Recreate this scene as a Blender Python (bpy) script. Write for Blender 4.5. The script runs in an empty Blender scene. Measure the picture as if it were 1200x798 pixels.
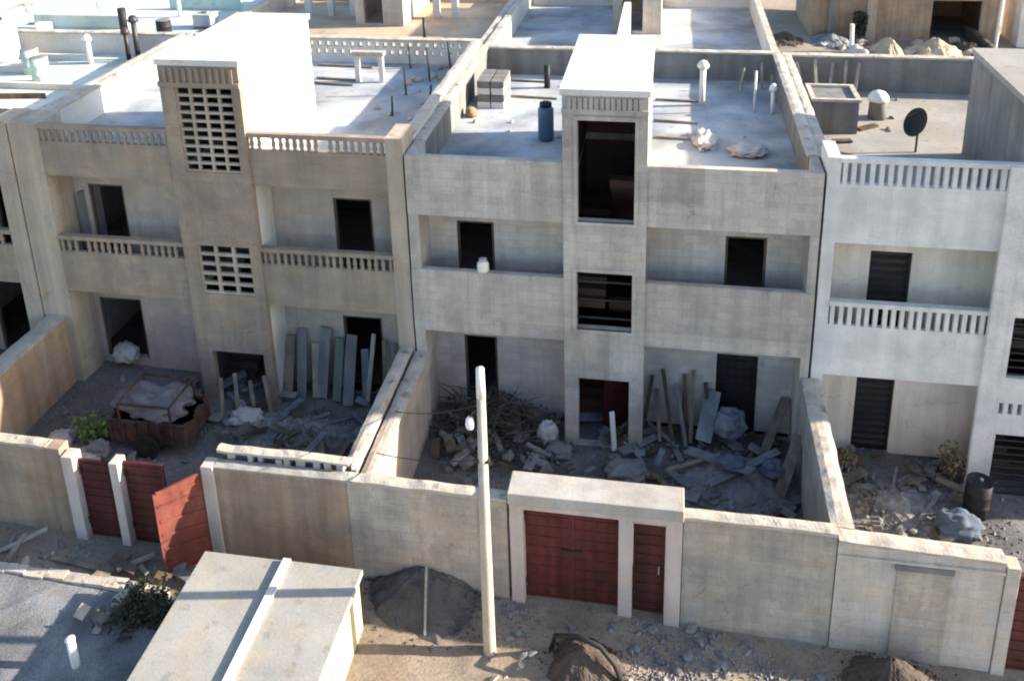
import bpy, math, random
from mathutils import Vector, Matrix, noise, Euler
PI = math.pi
R = random.Random(7)
sc = bpy.context.scene
COL = sc.collection
ORG = {}                      # object -> world origin of its thing


# ------------------------------------------------------------------ helpers
class MB:
    def __init__(self):
        self.v = []; self.f = []

    def add(self, vs, fs):
        n = len(self.v)
        self.v += [tuple(p) for p in vs]
        self.f += [tuple(i + n for i in q) for q in fs]

    def box(self, x0, x1, y0, y1, z0, z1):
        self.add([(x0, y0, z0), (x1, y0, z0), (x1, y1, z0), (x0, y1, z0),
                  (x0, y0, z1), (x1, y0, z1), (x1, y1, z1), (x0, y1, z1)],
                 [(0, 3, 2, 1), (4, 5, 6, 7), (0, 1, 5, 4), (1, 2, 6, 5), (2, 3, 7, 6), (3, 0, 4, 7)])
        return self

    def obox(self, c, size, rot=(0, 0, 0)):
        m = Matrix.Translation(c) @ Euler(rot).to_matrix().to_4x4()
        a, b, d = [s / 2 for s in size]
        vs = [m @ Vector(p) for p in [(-a, -b, -d), (a, -b, -d), (a, b, -d), (-a, b, -d),
                                      (-a, -b, d), (a, -b, d), (a, b, d), (-a, b, d)]]
        self.add(vs, [(0, 3, 2, 1), (4, 5, 6, 7), (0, 1, 5, 4), (1, 2, 6, 5), (2, 3, 7, 6), (3, 0, 4, 7)])
        return self

    def bar(self, p0, p1, w, t, roll=0.0):
        """a board from p0 to p1, w wide and t thick"""
        p0 = Vector(p0); p1 = Vector(p1)
        d = p1 - p0; q = d.to_track_quat('Z', 'Y').to_matrix().to_4x4()
        m = Matrix.Translation((p0 + p1) / 2) @ q @ Matrix.Rotation(roll, 4, 'Z')
        a, b, c = w / 2, t / 2, d.length / 2
        vs = [m @ Vector(p) for p in [(-a, -b, -c), (a, -b, -c), (a, b, -c), (-a, b, -c),
                                      (-a, -b, c), (a, -b, c), (a, b, c), (-a, b, c)]]
        self.add(vs, [(0, 3, 2, 1), (4, 5, 6, 7), (0, 1, 5, 4), (1, 2, 6, 5), (2, 3, 7, 6), (3, 0, 4, 7)])
        return self

    def tube(self, pts, r, n=8, caps=True):
        pts = [Vector(p) for p in pts]
        rs = r if isinstance(r, (list, tuple)) else [r] * len(pts)
        base = len(self.v)
        up = None
        for i, p in enumerate(pts):
            d = (pts[min(i + 1, len(pts) - 1)] - pts[max(i - 1, 0)]).normalized()
            if up is None:
                up = d.orthogonal().normalized()
            up = (up - d * up.dot(d)).normalized()
            s = d.cross(up)
            for k in range(n):
                a = 2 * PI * k / n
                self.v.append(tuple(p + (up * math.cos(a) + s * math.sin(a)) * rs[i]))
        for i in range(len(pts) - 1):
            for k in range(n):
                a = base + i * n + k; b = base + i * n + (k + 1) % n
                self.f.append((a, b, b + n, a + n))
        if caps:
            self.f.append(tuple(base + k for k in reversed(range(n))))
            e = base + (len(pts) - 1) * n
            self.f.append(tuple(e + k for k in range(n)))
        return self

    def lathe(self, c, prof, n=20):
        """profile of (radius, z) about a vertical axis through c"""
        base = len(self.v)
        for (r, z) in prof:
            for k in range(n):
                a = 2 * PI * k / n
                self.v.append((c[0] + r * math.cos(a), c[1] + r * math.sin(a), c[2] + z))
        for i in range(len(prof) - 1):
            for k in range(n):
                a = base + i * n + k; b = base + i * n + (k + 1) % n
                self.f.append((a, b, b + n, a + n))
        self.f.append(tuple(base + k for k in reversed(range(n))))
        e = base + (len(prof) - 1) * n
        self.f.append(tuple(e + k for k in range(n)))
        return self

    def panel(self, x0, x1, z0, z1, y0, y1, holes=()):
        """upright wall in the XZ plane, y0 (front) to y1 (back), with rectangular openings"""
        xs = sorted({x0, x1} | {min(max(h[i], x0), x1) for h in holes for i in (0, 1)})
        zs = sorted({z0, z1} | {min(max(h[i], z0), z1) for h in holes for i in (2, 3)})
        nx, nz = len(xs) - 1, len(zs) - 1

        def solid(i, j):
            if i < 0 or j < 0 or i >= nx or j >= nz:
                return False
            cx = (xs[i] + xs[i + 1]) / 2; cz = (zs[j] + zs[j + 1]) / 2
            return not any(h[0] < cx < h[1] and h[2] < cz < h[3] for h in holes)
        for i in range(nx):
            for j in range(nz):
                if not solid(i, j):
                    continue
                a, b, c, d = xs[i], xs[i + 1], zs[j], zs[j + 1]
                vs = [(a, y0, c), (b, y0, c), (b, y0, d), (a, y0, d), (a, y1, c), (b, y1, c), (b, y1, d), (a, y1, d)]
                fs = [(0, 1, 2, 3), (5, 4, 7, 6)]
                if not solid(i - 1, j): fs.append((4, 0, 3, 7))
                if not solid(i + 1, j): fs.append((1, 5, 6, 2))
                if not solid(i, j - 1): fs.append((4, 5, 1, 0))
                if not solid(i, j + 1): fs.append((3, 2, 6, 7))
                self.add(vs, fs)
        return self

    def blob(self, c, rad, seed=0, rough=0.25, sub=2, flat=None, fr=1.3):
        vs, fs = ico(sub)
        out = []
        for p in vs:
            sv = Vector((seed * 7.3, seed * 1.7, seed * 3.1))
            k = 1 + rough * (noise.noise(Vector(p) * fr + sv) + .55 * noise.noise(Vector(p) * fr * 2.3 + sv) + .35 * abs(noise.noise(Vector(p) * fr * 4.1 + sv)))
            q_ = (abs(p[0]) ** 4 + abs(p[1]) ** 4 + abs(p[2]) ** 4) ** .25
            k /= q_ ** .55
            z = p[2] * rad[2] * k
            if flat is not None and z < flat:
                z = flat
            out.append((c[0] + p[0] * rad[0] * k, c[1] + p[1] * rad[1] * k, c[2] + z))
        self.add(out, fs)
        return self

    def build(self, name, mat, parent=None, origin=None, smooth=False, bevel=0):
        if parent is not None:
            o0 = ORG[parent]
        elif origin is not None:
            o0 = Vector(origin)
        else:
            xs, ys, zs = zip(*self.v)
            o0 = Vector(((min(xs) + max(xs)) / 2, (min(ys) + max(ys)) / 2, min(zs)))
        me = bpy.data.meshes.new(name)
        me.from_pydata([(p[0] - o0.x, p[1] - o0.y, p[2] - o0.z) for p in self.v], [], self.f)
        me.materials.append(mat)
        if smooth:
            me.polygons.foreach_set('use_smooth', [True] * len(me.polygons))
        me.update()
        o = bpy.data.objects.new(name, me); COL.objects.link(o)
        if parent is not None:
            o.parent = parent
        else:
            o.location = o0
        if bevel:
            md = o.modifiers.new('bevel', 'BEVEL'); md.width = bevel; md.segments = 2
            md.limit_method = 'ANGLE'
        ORG[o] = o0
        return o


_ICO = {}


def ico(sub):
    if sub in _ICO:
        return _ICO[sub]
    import bmesh
    bm = bmesh.new(); bmesh.ops.create_icosphere(bm, subdivisions=sub, radius=1)
    bm.verts.index_update()
    r = ([tuple(v.co) for v in bm.verts], [tuple(v.index for v in f.verts) for f in bm.faces])
    bm.free(); _ICO[sub] = r
    return r


def cap_strip(mb, a, b, c0, c1, zf, h=.07, axis='x', seed=0, step=.07, drip=.03):
    """a continuous lumpy ridge of mortar along the top of a wall"""
    n = max(4, int((b - a) / step))
    base = len(mb.v)
    for k in range(n + 1):
        t = a + (b - a) * k / n
        q = lambda i, f=2.2: noise.noise(Vector((t * f, i * 3.7, seed)))
        big = .65 + .5 * q(9, .8) + .35 * q(5, 3.1)
        hh = h * max(.15, big)
        z = zf(t)
        w0, w1 = c0 - .012, c1 + .012
        sec = [(w0 - .006 - .012 * q(1), z - drip - .03 * abs(q(2))), (w0 - .012 - .02 * q(3), z + hh * .55), (c0 + (c1 - c0) * .3 + .02 * q(4), z + hh * (1 + .3 * q(6, 5))),
               (c0 + (c1 - c0) * .7, z + hh * (1 + .3 * q(7, 5))), (w1 + .012 + .02 * q(8), z + hh * .5), (w1 + .006, z - drip - .03 * abs(q(11)))]
        for (c, zz) in sec:
            mb.v.append((t, c, zz) if axis == 'x' else (c, t, zz))
    for k in range(n):
        for j in range(5):
            i = base + k * 6 + j
            f = (i, i + 6, i + 7, i + 1)
            mb.f.append(f if axis != 'x' else f[::-1])
    mb.f.append(tuple(base + j for j in range(6))); mb.f.append(tuple(base + n * 6 + j for j in reversed(range(6))))


def tag(o, label=None, cat=None, group=None, kind=None):
    if label: o['label'] = label
    if cat: o['category'] = cat
    if group: o['group'] = group
    if kind: o['kind'] = kind
    return o


def thing(name, label, cat, loc, group=None):
    o = bpy.data.objects.new(name, None); COL.objects.link(o)
    o.location = loc; o.empty_display_size = .2
    ORG[o] = Vector(loc)
    return tag(o, label, cat, group)


def gz(x):
    return -0.035 * (min(max(x, -26), 22) + 1.4)


def gn(x, y):
    return .05 * noise.noise(Vector((x * .8, y * .8, 3))) + .025 * noise.noise(Vector((x * 2.7, y * 2.7, 9)))


# ------------------------------------------------------------------ materials
def mat(name, base, var=.16, rough=.92, scale=.9, streak=0., blocks=0., patch=0., bump=.25, tint=None, spec=.25,
        metal=0., fine=.10, bscale=22., spots=0., wear=0.):
    m = bpy.data.materials.new(name); m.use_nodes = True
    nt = m.node_tree; N = nt.nodes; L = nt.links
    b = N['Principled BSDF']
    b.inputs['Roughness'].default_value = rough
    b.inputs['Specular IOR Level'].default_value = spec
    b.inputs['Metallic'].default_value = metal
    geo = N.new('ShaderNodeNewGeometry')

    def noise_(sc_, det, vec=None, dist=0.):
        n = N.new('ShaderNodeTexNoise'); n.inputs['Scale'].default_value = sc_
        n.inputs['Detail'].default_value = det; n.inputs['Distortion'].default_value = dist
        L.new(vec or geo.outputs['Position'], n.inputs['Vector'])
        return n.outputs['Fac']

    def ramp(fac, a, c, lo, hi):
        n = N.new('ShaderNodeMapRange')
        n.inputs['From Min'].default_value = a; n.inputs['From Max'].default_value = c
        n.inputs['To Min'].default_value = lo; n.inputs['To Max'].default_value = hi
        L.new(fac, n.inputs['Value'])
        return n.outputs['Result']

    def math_(op, a, c):
        n = N.new('ShaderNodeMath'); n.operation = op
        for i, q in enumerate((a, c)):
            if isinstance(q, (int, float)): n.inputs[i].default_value = q
            else: L.new(q, n.inputs[i])
        return n.outputs[0]
    big = noise_(scale, 7, dist=.4)
    val = ramp(big, .3, .7, 1 - var, 1 + var)
    fn = noise_(bscale, 5)
    val = math_('MULTIPLY', val, ramp(fn, .25, .75, 1 - fine, 1 + fine))
    height = math_('MULTIPLY', fn, .6)
    if streak:
        mp = N.new('ShaderNodeMapping'); mp.inputs['Scale'].default_value = (3.2, 3.2, .22)
        L.new(geo.outputs['Position'], mp.inputs['Vector'])
        s = noise_(1.0, 6, mp.outputs['Vector'])
        val = math_('MULTIPLY', val, ramp(s, .38, .62, 1 - streak, 1 + streak * .35))
    vec = None
    if blocks or patch:
        sx = N.new('ShaderNodeSeparateXYZ'); L.new(geo.outputs['Position'], sx.inputs[0])
        cx = N.new('ShaderNodeCombineXYZ')
        L.new(math_('ADD', sx.outputs['X'], sx.outputs['Y']), cx.inputs['X'])
        L.new(sx.outputs['Z'], cx.inputs['Y'])
        vec = cx.outputs[0]
    if blocks:
        br = N.new('ShaderNodeTexBrick'); L.new(vec, br.inputs['Vector'])
        br.inputs['Scale'].default_value = 1.0
        br.inputs['Brick Width'].default_value = .42; br.inputs['Row Height'].default_value = .21
        br.inputs['Mortar Size'].default_value = .012; br.inputs['Mortar Smooth'].default_value = .4
        br.inputs['Color1'].default_value = (1, 1, 1, 1); br.inputs['Color2'].default_value = (1 - blocks,) * 3 + (1,)
        br.inputs['Mortar'].default_value = (1 - blocks * 1.1,) * 3 + (1,)
        val = math_('MULTIPLY', val, br.outputs['Color'])
        height = math_('ADD', height, math_('MULTIPLY', br.outputs['Fac'], -.8))
    if patch:
        b2 = N.new('ShaderNodeTexBrick'); L.new(vec, b2.inputs['Vector'])
        b2.inputs['Scale'].default_value = 1.0; b2.offset = .37
        b2.inputs['Brick Width'].default_value = 1.35; b2.inputs['Row Height'].default_value = 1.75
        b2.inputs['Mortar Size'].default_value = .006
        b2.inputs['Color1'].default_value = (1.0,) * 3 + (1,); b2.inputs['Color2'].default_value = (1 - patch,) * 3 + (1,)
        b2.inputs['Mortar'].default_value = (1 - patch * .6,) * 3 + (1,)
        val = math_('MULTIPLY', val, b2.outputs['Color'])
    if wear:
        # plaster fallen off in places, showing darker block courses, and a few hairline cracks
        sx2 = N.new('ShaderNodeSeparateXYZ'); L.new(geo.outputs['Position'], sx2.inputs[0])
        cx2 = N.new('ShaderNodeCombineXYZ'); L.new(math_('ADD', sx2.outputs['X'], sx2.outputs['Y']), cx2.inputs['X']); L.new(sx2.outputs['Z'], cx2.inputs['Y'])
        msk = ramp(noise_(.9, 9, dist=.15), .62, .66, 0, .8)
        b3 = N.new('ShaderNodeTexBrick'); L.new(cx2.outputs[0], b3.inputs['Vector'])
        b3.inputs['Scale'].default_value = 1.0; b3.inputs['Brick Width'].default_value = .4; b3.inputs['Row Height'].default_value = .2
        b3.inputs['Mortar Size'].default_value = .016
        b3.inputs['Color1'].default_value = (1 - wear * .35,) * 3 + (1,); b3.inputs['Color2'].default_value = (1 - wear * .75,) * 3 + (1,)
        b3.inputs['Mortar'].default_value = (1 - wear,) * 3 + (1,)
        bl = N.new('ShaderNodeMix'); bl.inputs[2].default_value = 1.0
        L.new(msk, bl.inputs[0]); L.new(b3.outputs['Color'], bl.inputs[3])
        val = math_('MULTIPLY', val, bl.outputs[0])
        height = math_('ADD', height, math_('MULTIPLY', msk, -1.2))
        vo = N.new('ShaderNodeTexVoronoi'); vo.feature = 'DISTANCE_TO_EDGE'; vo.inputs['Scale'].default_value = .55
        wv = N.new('ShaderNodeVectorMath'); wv.operation = 'MULTIPLY_ADD'
        nn_ = N.new('ShaderNodeTexNoise'); nn_.inputs['Scale'].default_value = 2.2; nn_.inputs['Detail'].default_value = 6; L.new(geo.outputs['Position'], nn_.inputs['Vector'])
        wv.inputs[1].default_value = (.6, .6, .6); L.new(nn_.outputs['Color'], wv.inputs[0]); L.new(geo.outputs['Position'], wv.inputs[2])
        L.new(wv.outputs[0], vo.inputs['Vector'])
        ck = math_('MULTIPLY', ramp(vo.outputs['Distance'], .002, .008, 1, 0), ramp(noise_(.5, 3), .5, .6, 0, 1))
        val = math_('MULTIPLY', val, ramp(ck, 0, 1, 1, 1 - wear))
        # narrow run-off streaks
        mp3 = N.new('ShaderNodeMapping'); mp3.inputs['Scale'].default_value = (9, 9, .5); L.new(geo.outputs['Position'], mp3.inputs['Vector'])
        val = math_('MULTIPLY', val, ramp(noise_(1.0, 4, mp3.outputs['Vector']), .60, .75, 1, 1 - wear * .6))
    if spots:
        sp = noise_(4.2, 4)
        val = math_('MULTIPLY', val, ramp(sp, .60, .70, 1, 1 - spots))
    mix = N.new('ShaderNodeMix'); mix.data_type = 'RGBA'
    mix.inputs[6].default_value = tuple(base) + (1,)
    mix.inputs[7].default_value = tuple(tint or [c * f for c, f in zip(base, (1.06, .98, .88))]) + (1,)
    L.new(ramp(noise_(scale * 1.7, 5), .35, .65, 0, 1), mix.inputs[0])
    mul = N.new('ShaderNodeVectorMath'); mul.operation = 'SCALE'
    L.new(mix.outputs[2], mul.inputs[0]); L.new(val, mul.inputs['Scale'])
    L.new(mul.outputs[0], b.inputs['Base Color'])
    if bump:
        bp = N.new('ShaderNodeBump'); bp.inputs['Strength'].default_value = bump
        bp.inputs['Distance'].default_value = .03
        L.new(height, bp.inputs['Height']); L.new(bp.outputs[0], b.inputs['Normal'])
    return m


M = dict(
    tan_in=mat('tan_recess', (0.47, 0.38, 0.3), var=.14, streak=.1, tint=(.40, .35, .31), wear=.24, blocks=.08),  # lighter copy of the tan front, stands in for bounced light
    white_in=mat('white_recess', (0.76, 0.69, 0.6), var=.10, streak=.12, tint=(.68, .60, .51), wear=.2),  # whiter than the front: bounce light put into the recess colour
    raw_in=mat('grey_recess', (0.62, 0.55, 0.475), var=.15, streak=.1, blocks=.18, patch=.08, tint=(.56, .50, .45), wear=.24),  # front grey raised here to paint in the missing bounce light
    shade_grey=mat('shaded_ground', (0.15, 0.16, 0.172), var=.4, scale=1.2, fine=.4, bscale=30, bump=.8, spots=.2, tint=(.19, .18, .17)),  # blue-grey that carries the shade on the ground in its colour
    tan=mat('tan_plaster', (0.36, 0.272, 0.196), var=.14, streak=.11, patch=.10, blocks=.09, tint=(.30, .245, .195), wear=.24),
    tan_light=mat('tan_light_plaster', (0.4, 0.34, 0.275), var=.14, streak=.16, wear=.25),
    tan_wall=mat('tan_boundary_plaster', (0.355, 0.24, 0.155), var=.2, streak=.17, blocks=.08, tint=(.33, .25, .185), wear=.24),
    raw=mat('raw_cement', (0.55, 0.475, 0.395), var=.14, streak=.12, patch=.22, blocks=.13, tint=(.49, .44, .39), wear=.24),
    raw_block=mat('raw_block', (.36, .345, .315), var=.17, streak=.16, blocks=.13),
    raw_wall=mat('raw_boundary', (0.48, 0.392, 0.305), var=.17, streak=.12, patch=.12, blocks=.15, spots=.15, tint=(.39, .345, .30), wear=.24),
    white=mat('white_wash', (0.68, 0.64, 0.59), var=.09, streak=.08, tint=(.57, .55, .52), blocks=.05, wear=.16),
    white_beige=mat('white_beige_wash', (.48, .455, .42), var=.12, streak=.14, tint=(.43, .385, .33)),
    white_wall=mat('white_boundary', (0.52, 0.46, 0.4), var=.13, streak=.12, blocks=.12, spots=.12, wear=.24),
    dark_plaster_shade=mat('dark_grey_plaster_and_shade', (.20, .195, .19), var=.18, streak=.2, blocks=.08),  # dark plaster; on roof parapets and stairhead side the shade is painted in
    roof=mat('roof_screed', (0.315, 0.35, 0.39), var=.42, scale=.6, spots=.22, tint=(.40, .385, .36)),
    roof_white=mat('roof_lime_and_lit_wall', (0.55, 0.54, 0.52), var=.16, scale=.6, spots=.14),
    roof_tan=mat('roof_earth', (.42, .34, .25), var=.22, scale=.6, spots=.25),
    inside=mat('inside_shade_plaster', (0.1, 0.09, 0.08), var=.2, streak=.1),  # plaster darkened, indoor shade is part of the colour
    inside_red=mat('inside_shade_brown', (0.13, 0.075, 0.055), var=.2),  # stairwell brown with its shade mixed into the colour
    cap=mat('mortar_cap', (.42, .38, .33), var=.2, scale=2.0, spots=.5, bump=.6),
    slab=mat('gate_slab', (.37, .35, .32), var=.12, streak=.12),
    pink=mat('pink_plaster', (.47, .40, .37), var=.12, streak=.14),
    red=mat('red_oxide', (0.1, 0.018, 0.015), var=.22, rough=.55, spec=.4, streak=.3, scale=2., bump=.1, spots=.25, wear=.12, tint=(.095, .024, .02)),
    red_dark=mat('red_dark', (0.065, 0.015, 0.014), var=.25, rough=.6, spec=.3, streak=.3, scale=2., bump=.1, spots=.25, tint=(.07, .02, .018)),
    red_light=mat('red_faded_sunlit', (0.17, 0.045, 0.034), var=.2, rough=.6, streak=.2, scale=2.5, bump=.1, spots=.35, tint=(.18, .06, .045), wear=.15),  # brighter copy of the gate red, sunlight on the open leaf painted in
    black=mat('black_paint', (.022, .021, .022), var=.3, rough=.6, bump=.1),
    dark_metal=mat('dark_metal', (.05, .048, .05), var=.25, rough=.5, metal=.4, bump=.1),
    steel=mat('pale_steel', (.55, .57, .60), var=.15, rough=.4, metal=.5, bump=.05),
    pvc=mat('white_pvc', (.70, .70, .68), var=.06, rough=.45, spec=.4, bump=.05),
    concrete_pole=mat('pole_concrete', (0.4, 0.36, 0.305), var=.14, streak=.12, scale=2.),
    wood=mat('grey_wood', (0.22, 0.185, 0.145), var=.25, streak=.25, scale=3.),
    wood_pale=mat('pale_wood', (0.33, 0.3, 0.25), var=.2, streak=.2, scale=3.),
    wood_dark=mat('dark_wood', (.10, .075, .055), var=.3, streak=.25, scale=3.),
    board_grey=mat('grey_board', (0.2, 0.205, 0.215), var=.15, streak=.2, scale=2.),
    board_blue=mat('blue_board', (0.2, 0.225, 0.25), var=.2, streak=.2, scale=2.),
    board_green=mat('green_board', (0.15, 0.18, 0.16), var=.2, streak=.2, scale=2.),
    twig=mat('dry_twig', (0.095, 0.085, 0.075), var=.35, scale=4.),
    sacking=mat('white_sack', (0.42, 0.41, 0.4), var=.15, scale=3., bump=.5),
    sack_blue=mat('blue_sack', (0.1, 0.125, 0.17), var=.25, scale=3., bump=.5),
    sack_grey=mat('grey_sack', (0.19, 0.192, 0.2), var=.2, scale=3., bump=.5),
    tarp=mat('grey_tarp', (0.15, 0.142, 0.15), var=.2, scale=2.5, rough=.6, bump=.4),
    tank_blue=mat('blue_plastic', (0.075, 0.12, 0.19), var=.12, rough=.45, spec=.4, bump=.05),
    door_blue=mat('sky_blue_door', (.25, .45, .70), var=.12, rough=.5, bump=.05),
    tank_grey=mat('grey_plastic', (.42, .43, .43), var=.15, rough=.6, streak=.15),
    sand=mat('grey_sand', (0.085, 0.082, 0.08), var=.22, scale=1.6, fine=.25, bscale=40, bump=.6),
    earth=mat('brown_earth', (0.075, 0.058, 0.047), var=.28, scale=1.6, fine=.28, bscale=30, bump=.8, spots=.25),
    street=mat('street_dust', (.23, .19, .15), var=.24, scale=.8, fine=.22, bscale=16, bump=.7, spots=.25),
    yard=mat('yard_earth', (0.145, 0.138, 0.138), var=.28, scale=1.0, fine=.28, bscale=14, bump=.8, spots=.3),
    land=mat('open_land', (.28, .24, .19), var=.25, scale=.25, fine=.2, bscale=4, bump=.5, spots=.2),
    stone=mat('grey_stone', (0.17, 0.168, 0.17), var=.3, scale=3., fine=.2),
    stone_pale=mat('pale_stone', (0.36, 0.32, 0.27), var=.2, scale=3., fine=.15),
    gravel=mat('gravel', (0.19, 0.188, 0.19), var=.4, scale=6., fine=.3, bscale=50),
    block=mat('loose_block', (0.16, 0.158, 0.155), var=.2, scale=2.5, fine=.15),
    rust=mat('rusty_paint', (.10, .048, .036), var=.35, scale=3., spots=.5, streak=.3, tint=(.085, .06, .048)),
    turquoise=mat('pale_turquoise', (.40, .52, .50), var=.15, scale=2., spots=.2),
    roof_turq=mat('pale_turquoise_screed', (.46, .52, .51), var=.18, scale=.7, spots=.2),
    sunlit_ground=mat('sunlit_ground_pale', (.40, .34, .25), var=.2, scale=1.2, fine=.2, bump=.8, spots=.2),  # pale tone stands for sunlit ground between shadows
    roof_beige=mat('roof_beige_screed', (.285, .27, .245), var=.2, scale=.6, spots=.25),
    scrap_grey=mat('dusty_scrap', (0.22, 0.22, 0.23), var=.3, scale=3., streak=.2),
    scrap_blue=mat('bluish_scrap', (0.175, 0.195, 0.225), var=.3, scale=3., streak=.2),
    scrap_brown=mat('brown_scrap', (0.15, 0.13, 0.11), var=.3, scale=3., streak=.2),
    leaf=mat('fresh_leaf', (.13, .20, .045), var=.45, scale=8., bump=0, tint=(.20, .24, .08)),
    leaf_dark=mat('dark_leaf', (0.03, 0.036, 0.024), var=.5, scale=8., bump=0, tint=(.06, .055, .035)),
    leaf_dry=mat('dry_leaf', (.20, .15, .09), var=.4, scale=8., bump=0),
    hut=mat('hut_roof_cement', (0.3, 0.29, 0.265), var=.14, scale=1.1, spots=.2),
    hut_wall=mat('hut_cream', (.50, .42, .27), var=.14, scale=1.5, streak=.14),
    lamp_white=mat('lamp_glass', (.78, .79, .80), var=.03, rough=.3, spec=.5, bump=0),
)


# ------------------------------------------------------------------ houses facing the street
def balusters(root, x0, x1, z0, z1, y, n, m, shape='square', name='balustrade', rail_mat=None):
    """rail on top of a row of balusters; each baluster a sub-part"""
    rb = MB().box(x0, x1, y - .03, y + .15, z1, z1 + .11)
    rail = rb.build(name, rail_mat or m, root)
    ORG[rail] = ORG[root]
    w = (x1 - x0) / n
    for i in range(n):
        if shape != 'square' and R.random() < .06: continue
        cx = x0 + (i + .5) * w + R.uniform(-.01, .01)
        b = MB()
        if shape == 'square':
            b.box(cx - w * .25, cx + w * .25, y + .01, y + .11, z0, z1)
        else:
            b.lathe((cx, y + .06, z0), [(.055, 0), (.055, .03), (.035, .06), (.062, (z1 - z0) * .4), (.04, (z1 - z0) * .75),
                                        (.055, z1 - z0 - .03), (.055, z1 - z0)], 8)
        b.build('baluster', m, rail, smooth=(shape != 'square'))
    return rail


def shutter(root, x0, x1, z0, z1, y, m_frame, m_slat, grid=False):
    fr = MB()
    fr.box(x0, x0 + .06, y, y + .06, z0, z1); fr.box(x1 - .06, x1, y, y + .06, z0, z1)
    fr.box(x0 + .06, x1 - .06, y, y + .06, z1 - .06, z1); fr.box(x0 + .06, x1 - .06, y, y + .06, z0, z0 + .06)
    cx = (x0 + x1) / 2
    d = fr.build('door', m_frame, root)
    s = MB()
    if grid:
        k = 5
        for i in range(1, k):
            a = x0 + (x1 - x0) * i / k
            s.box(a - .012, a + .012, y + .02, y + .045, z0 + .06, z1 - .06)
        n = 9
        for j in range(1, n):
            a = z0 + (z1 - z0) * j / n
            s.box(x0 + .06, x1 - .06, y + .018, y + .043, a - .014, a + .014)
        s.box(x0 + .06, x1 - .06, y + .075, y + .09, z0 + .06, z1 - .06)
        s.build('grille', m_slat, d)
    else:
        n = 10
        for j in range(n):
            a = z0 + .1 + (z1 - z0 - .2) * (j + .5) / n
            s.obox((cx, y + .03, a), (x1 - x0 - .12, .09, .02), (math.radians(35), 0, 0))
        s.box(x0 + .06, x1 - .06, y + .085, y + .1, z0 + .06, z1 - .06)
        s.build('louvre', m_slat, d)
    return d


def stair(root, x0, x1, zs, m):
    """dog-leg flights seen through the tower openings"""
    b = MB()
    xm = (x0 + x1) / 2
    for (za, zb) in zs:
        n = 9; h = (zb - za) / 2 / n
        for i in range(n):
            b.box(x0, xm - .04, .9 + i * .27, 1.2 + i * .27, za + i * h, za + (i + 1) * h)
            b.box(xm + .04, x1, 3.36 - (i + 1) * .27 + .27, 3.66 - (i + 1) * .27 + .27, za + (n + i) * h, za + (n + i + 1) * h)
        b.box(x0, x1, 3.67, 4.3, (za + zb) / 2 - .15, (za + zb) / 2)
    return b.build('staircase', m, root)


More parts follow.
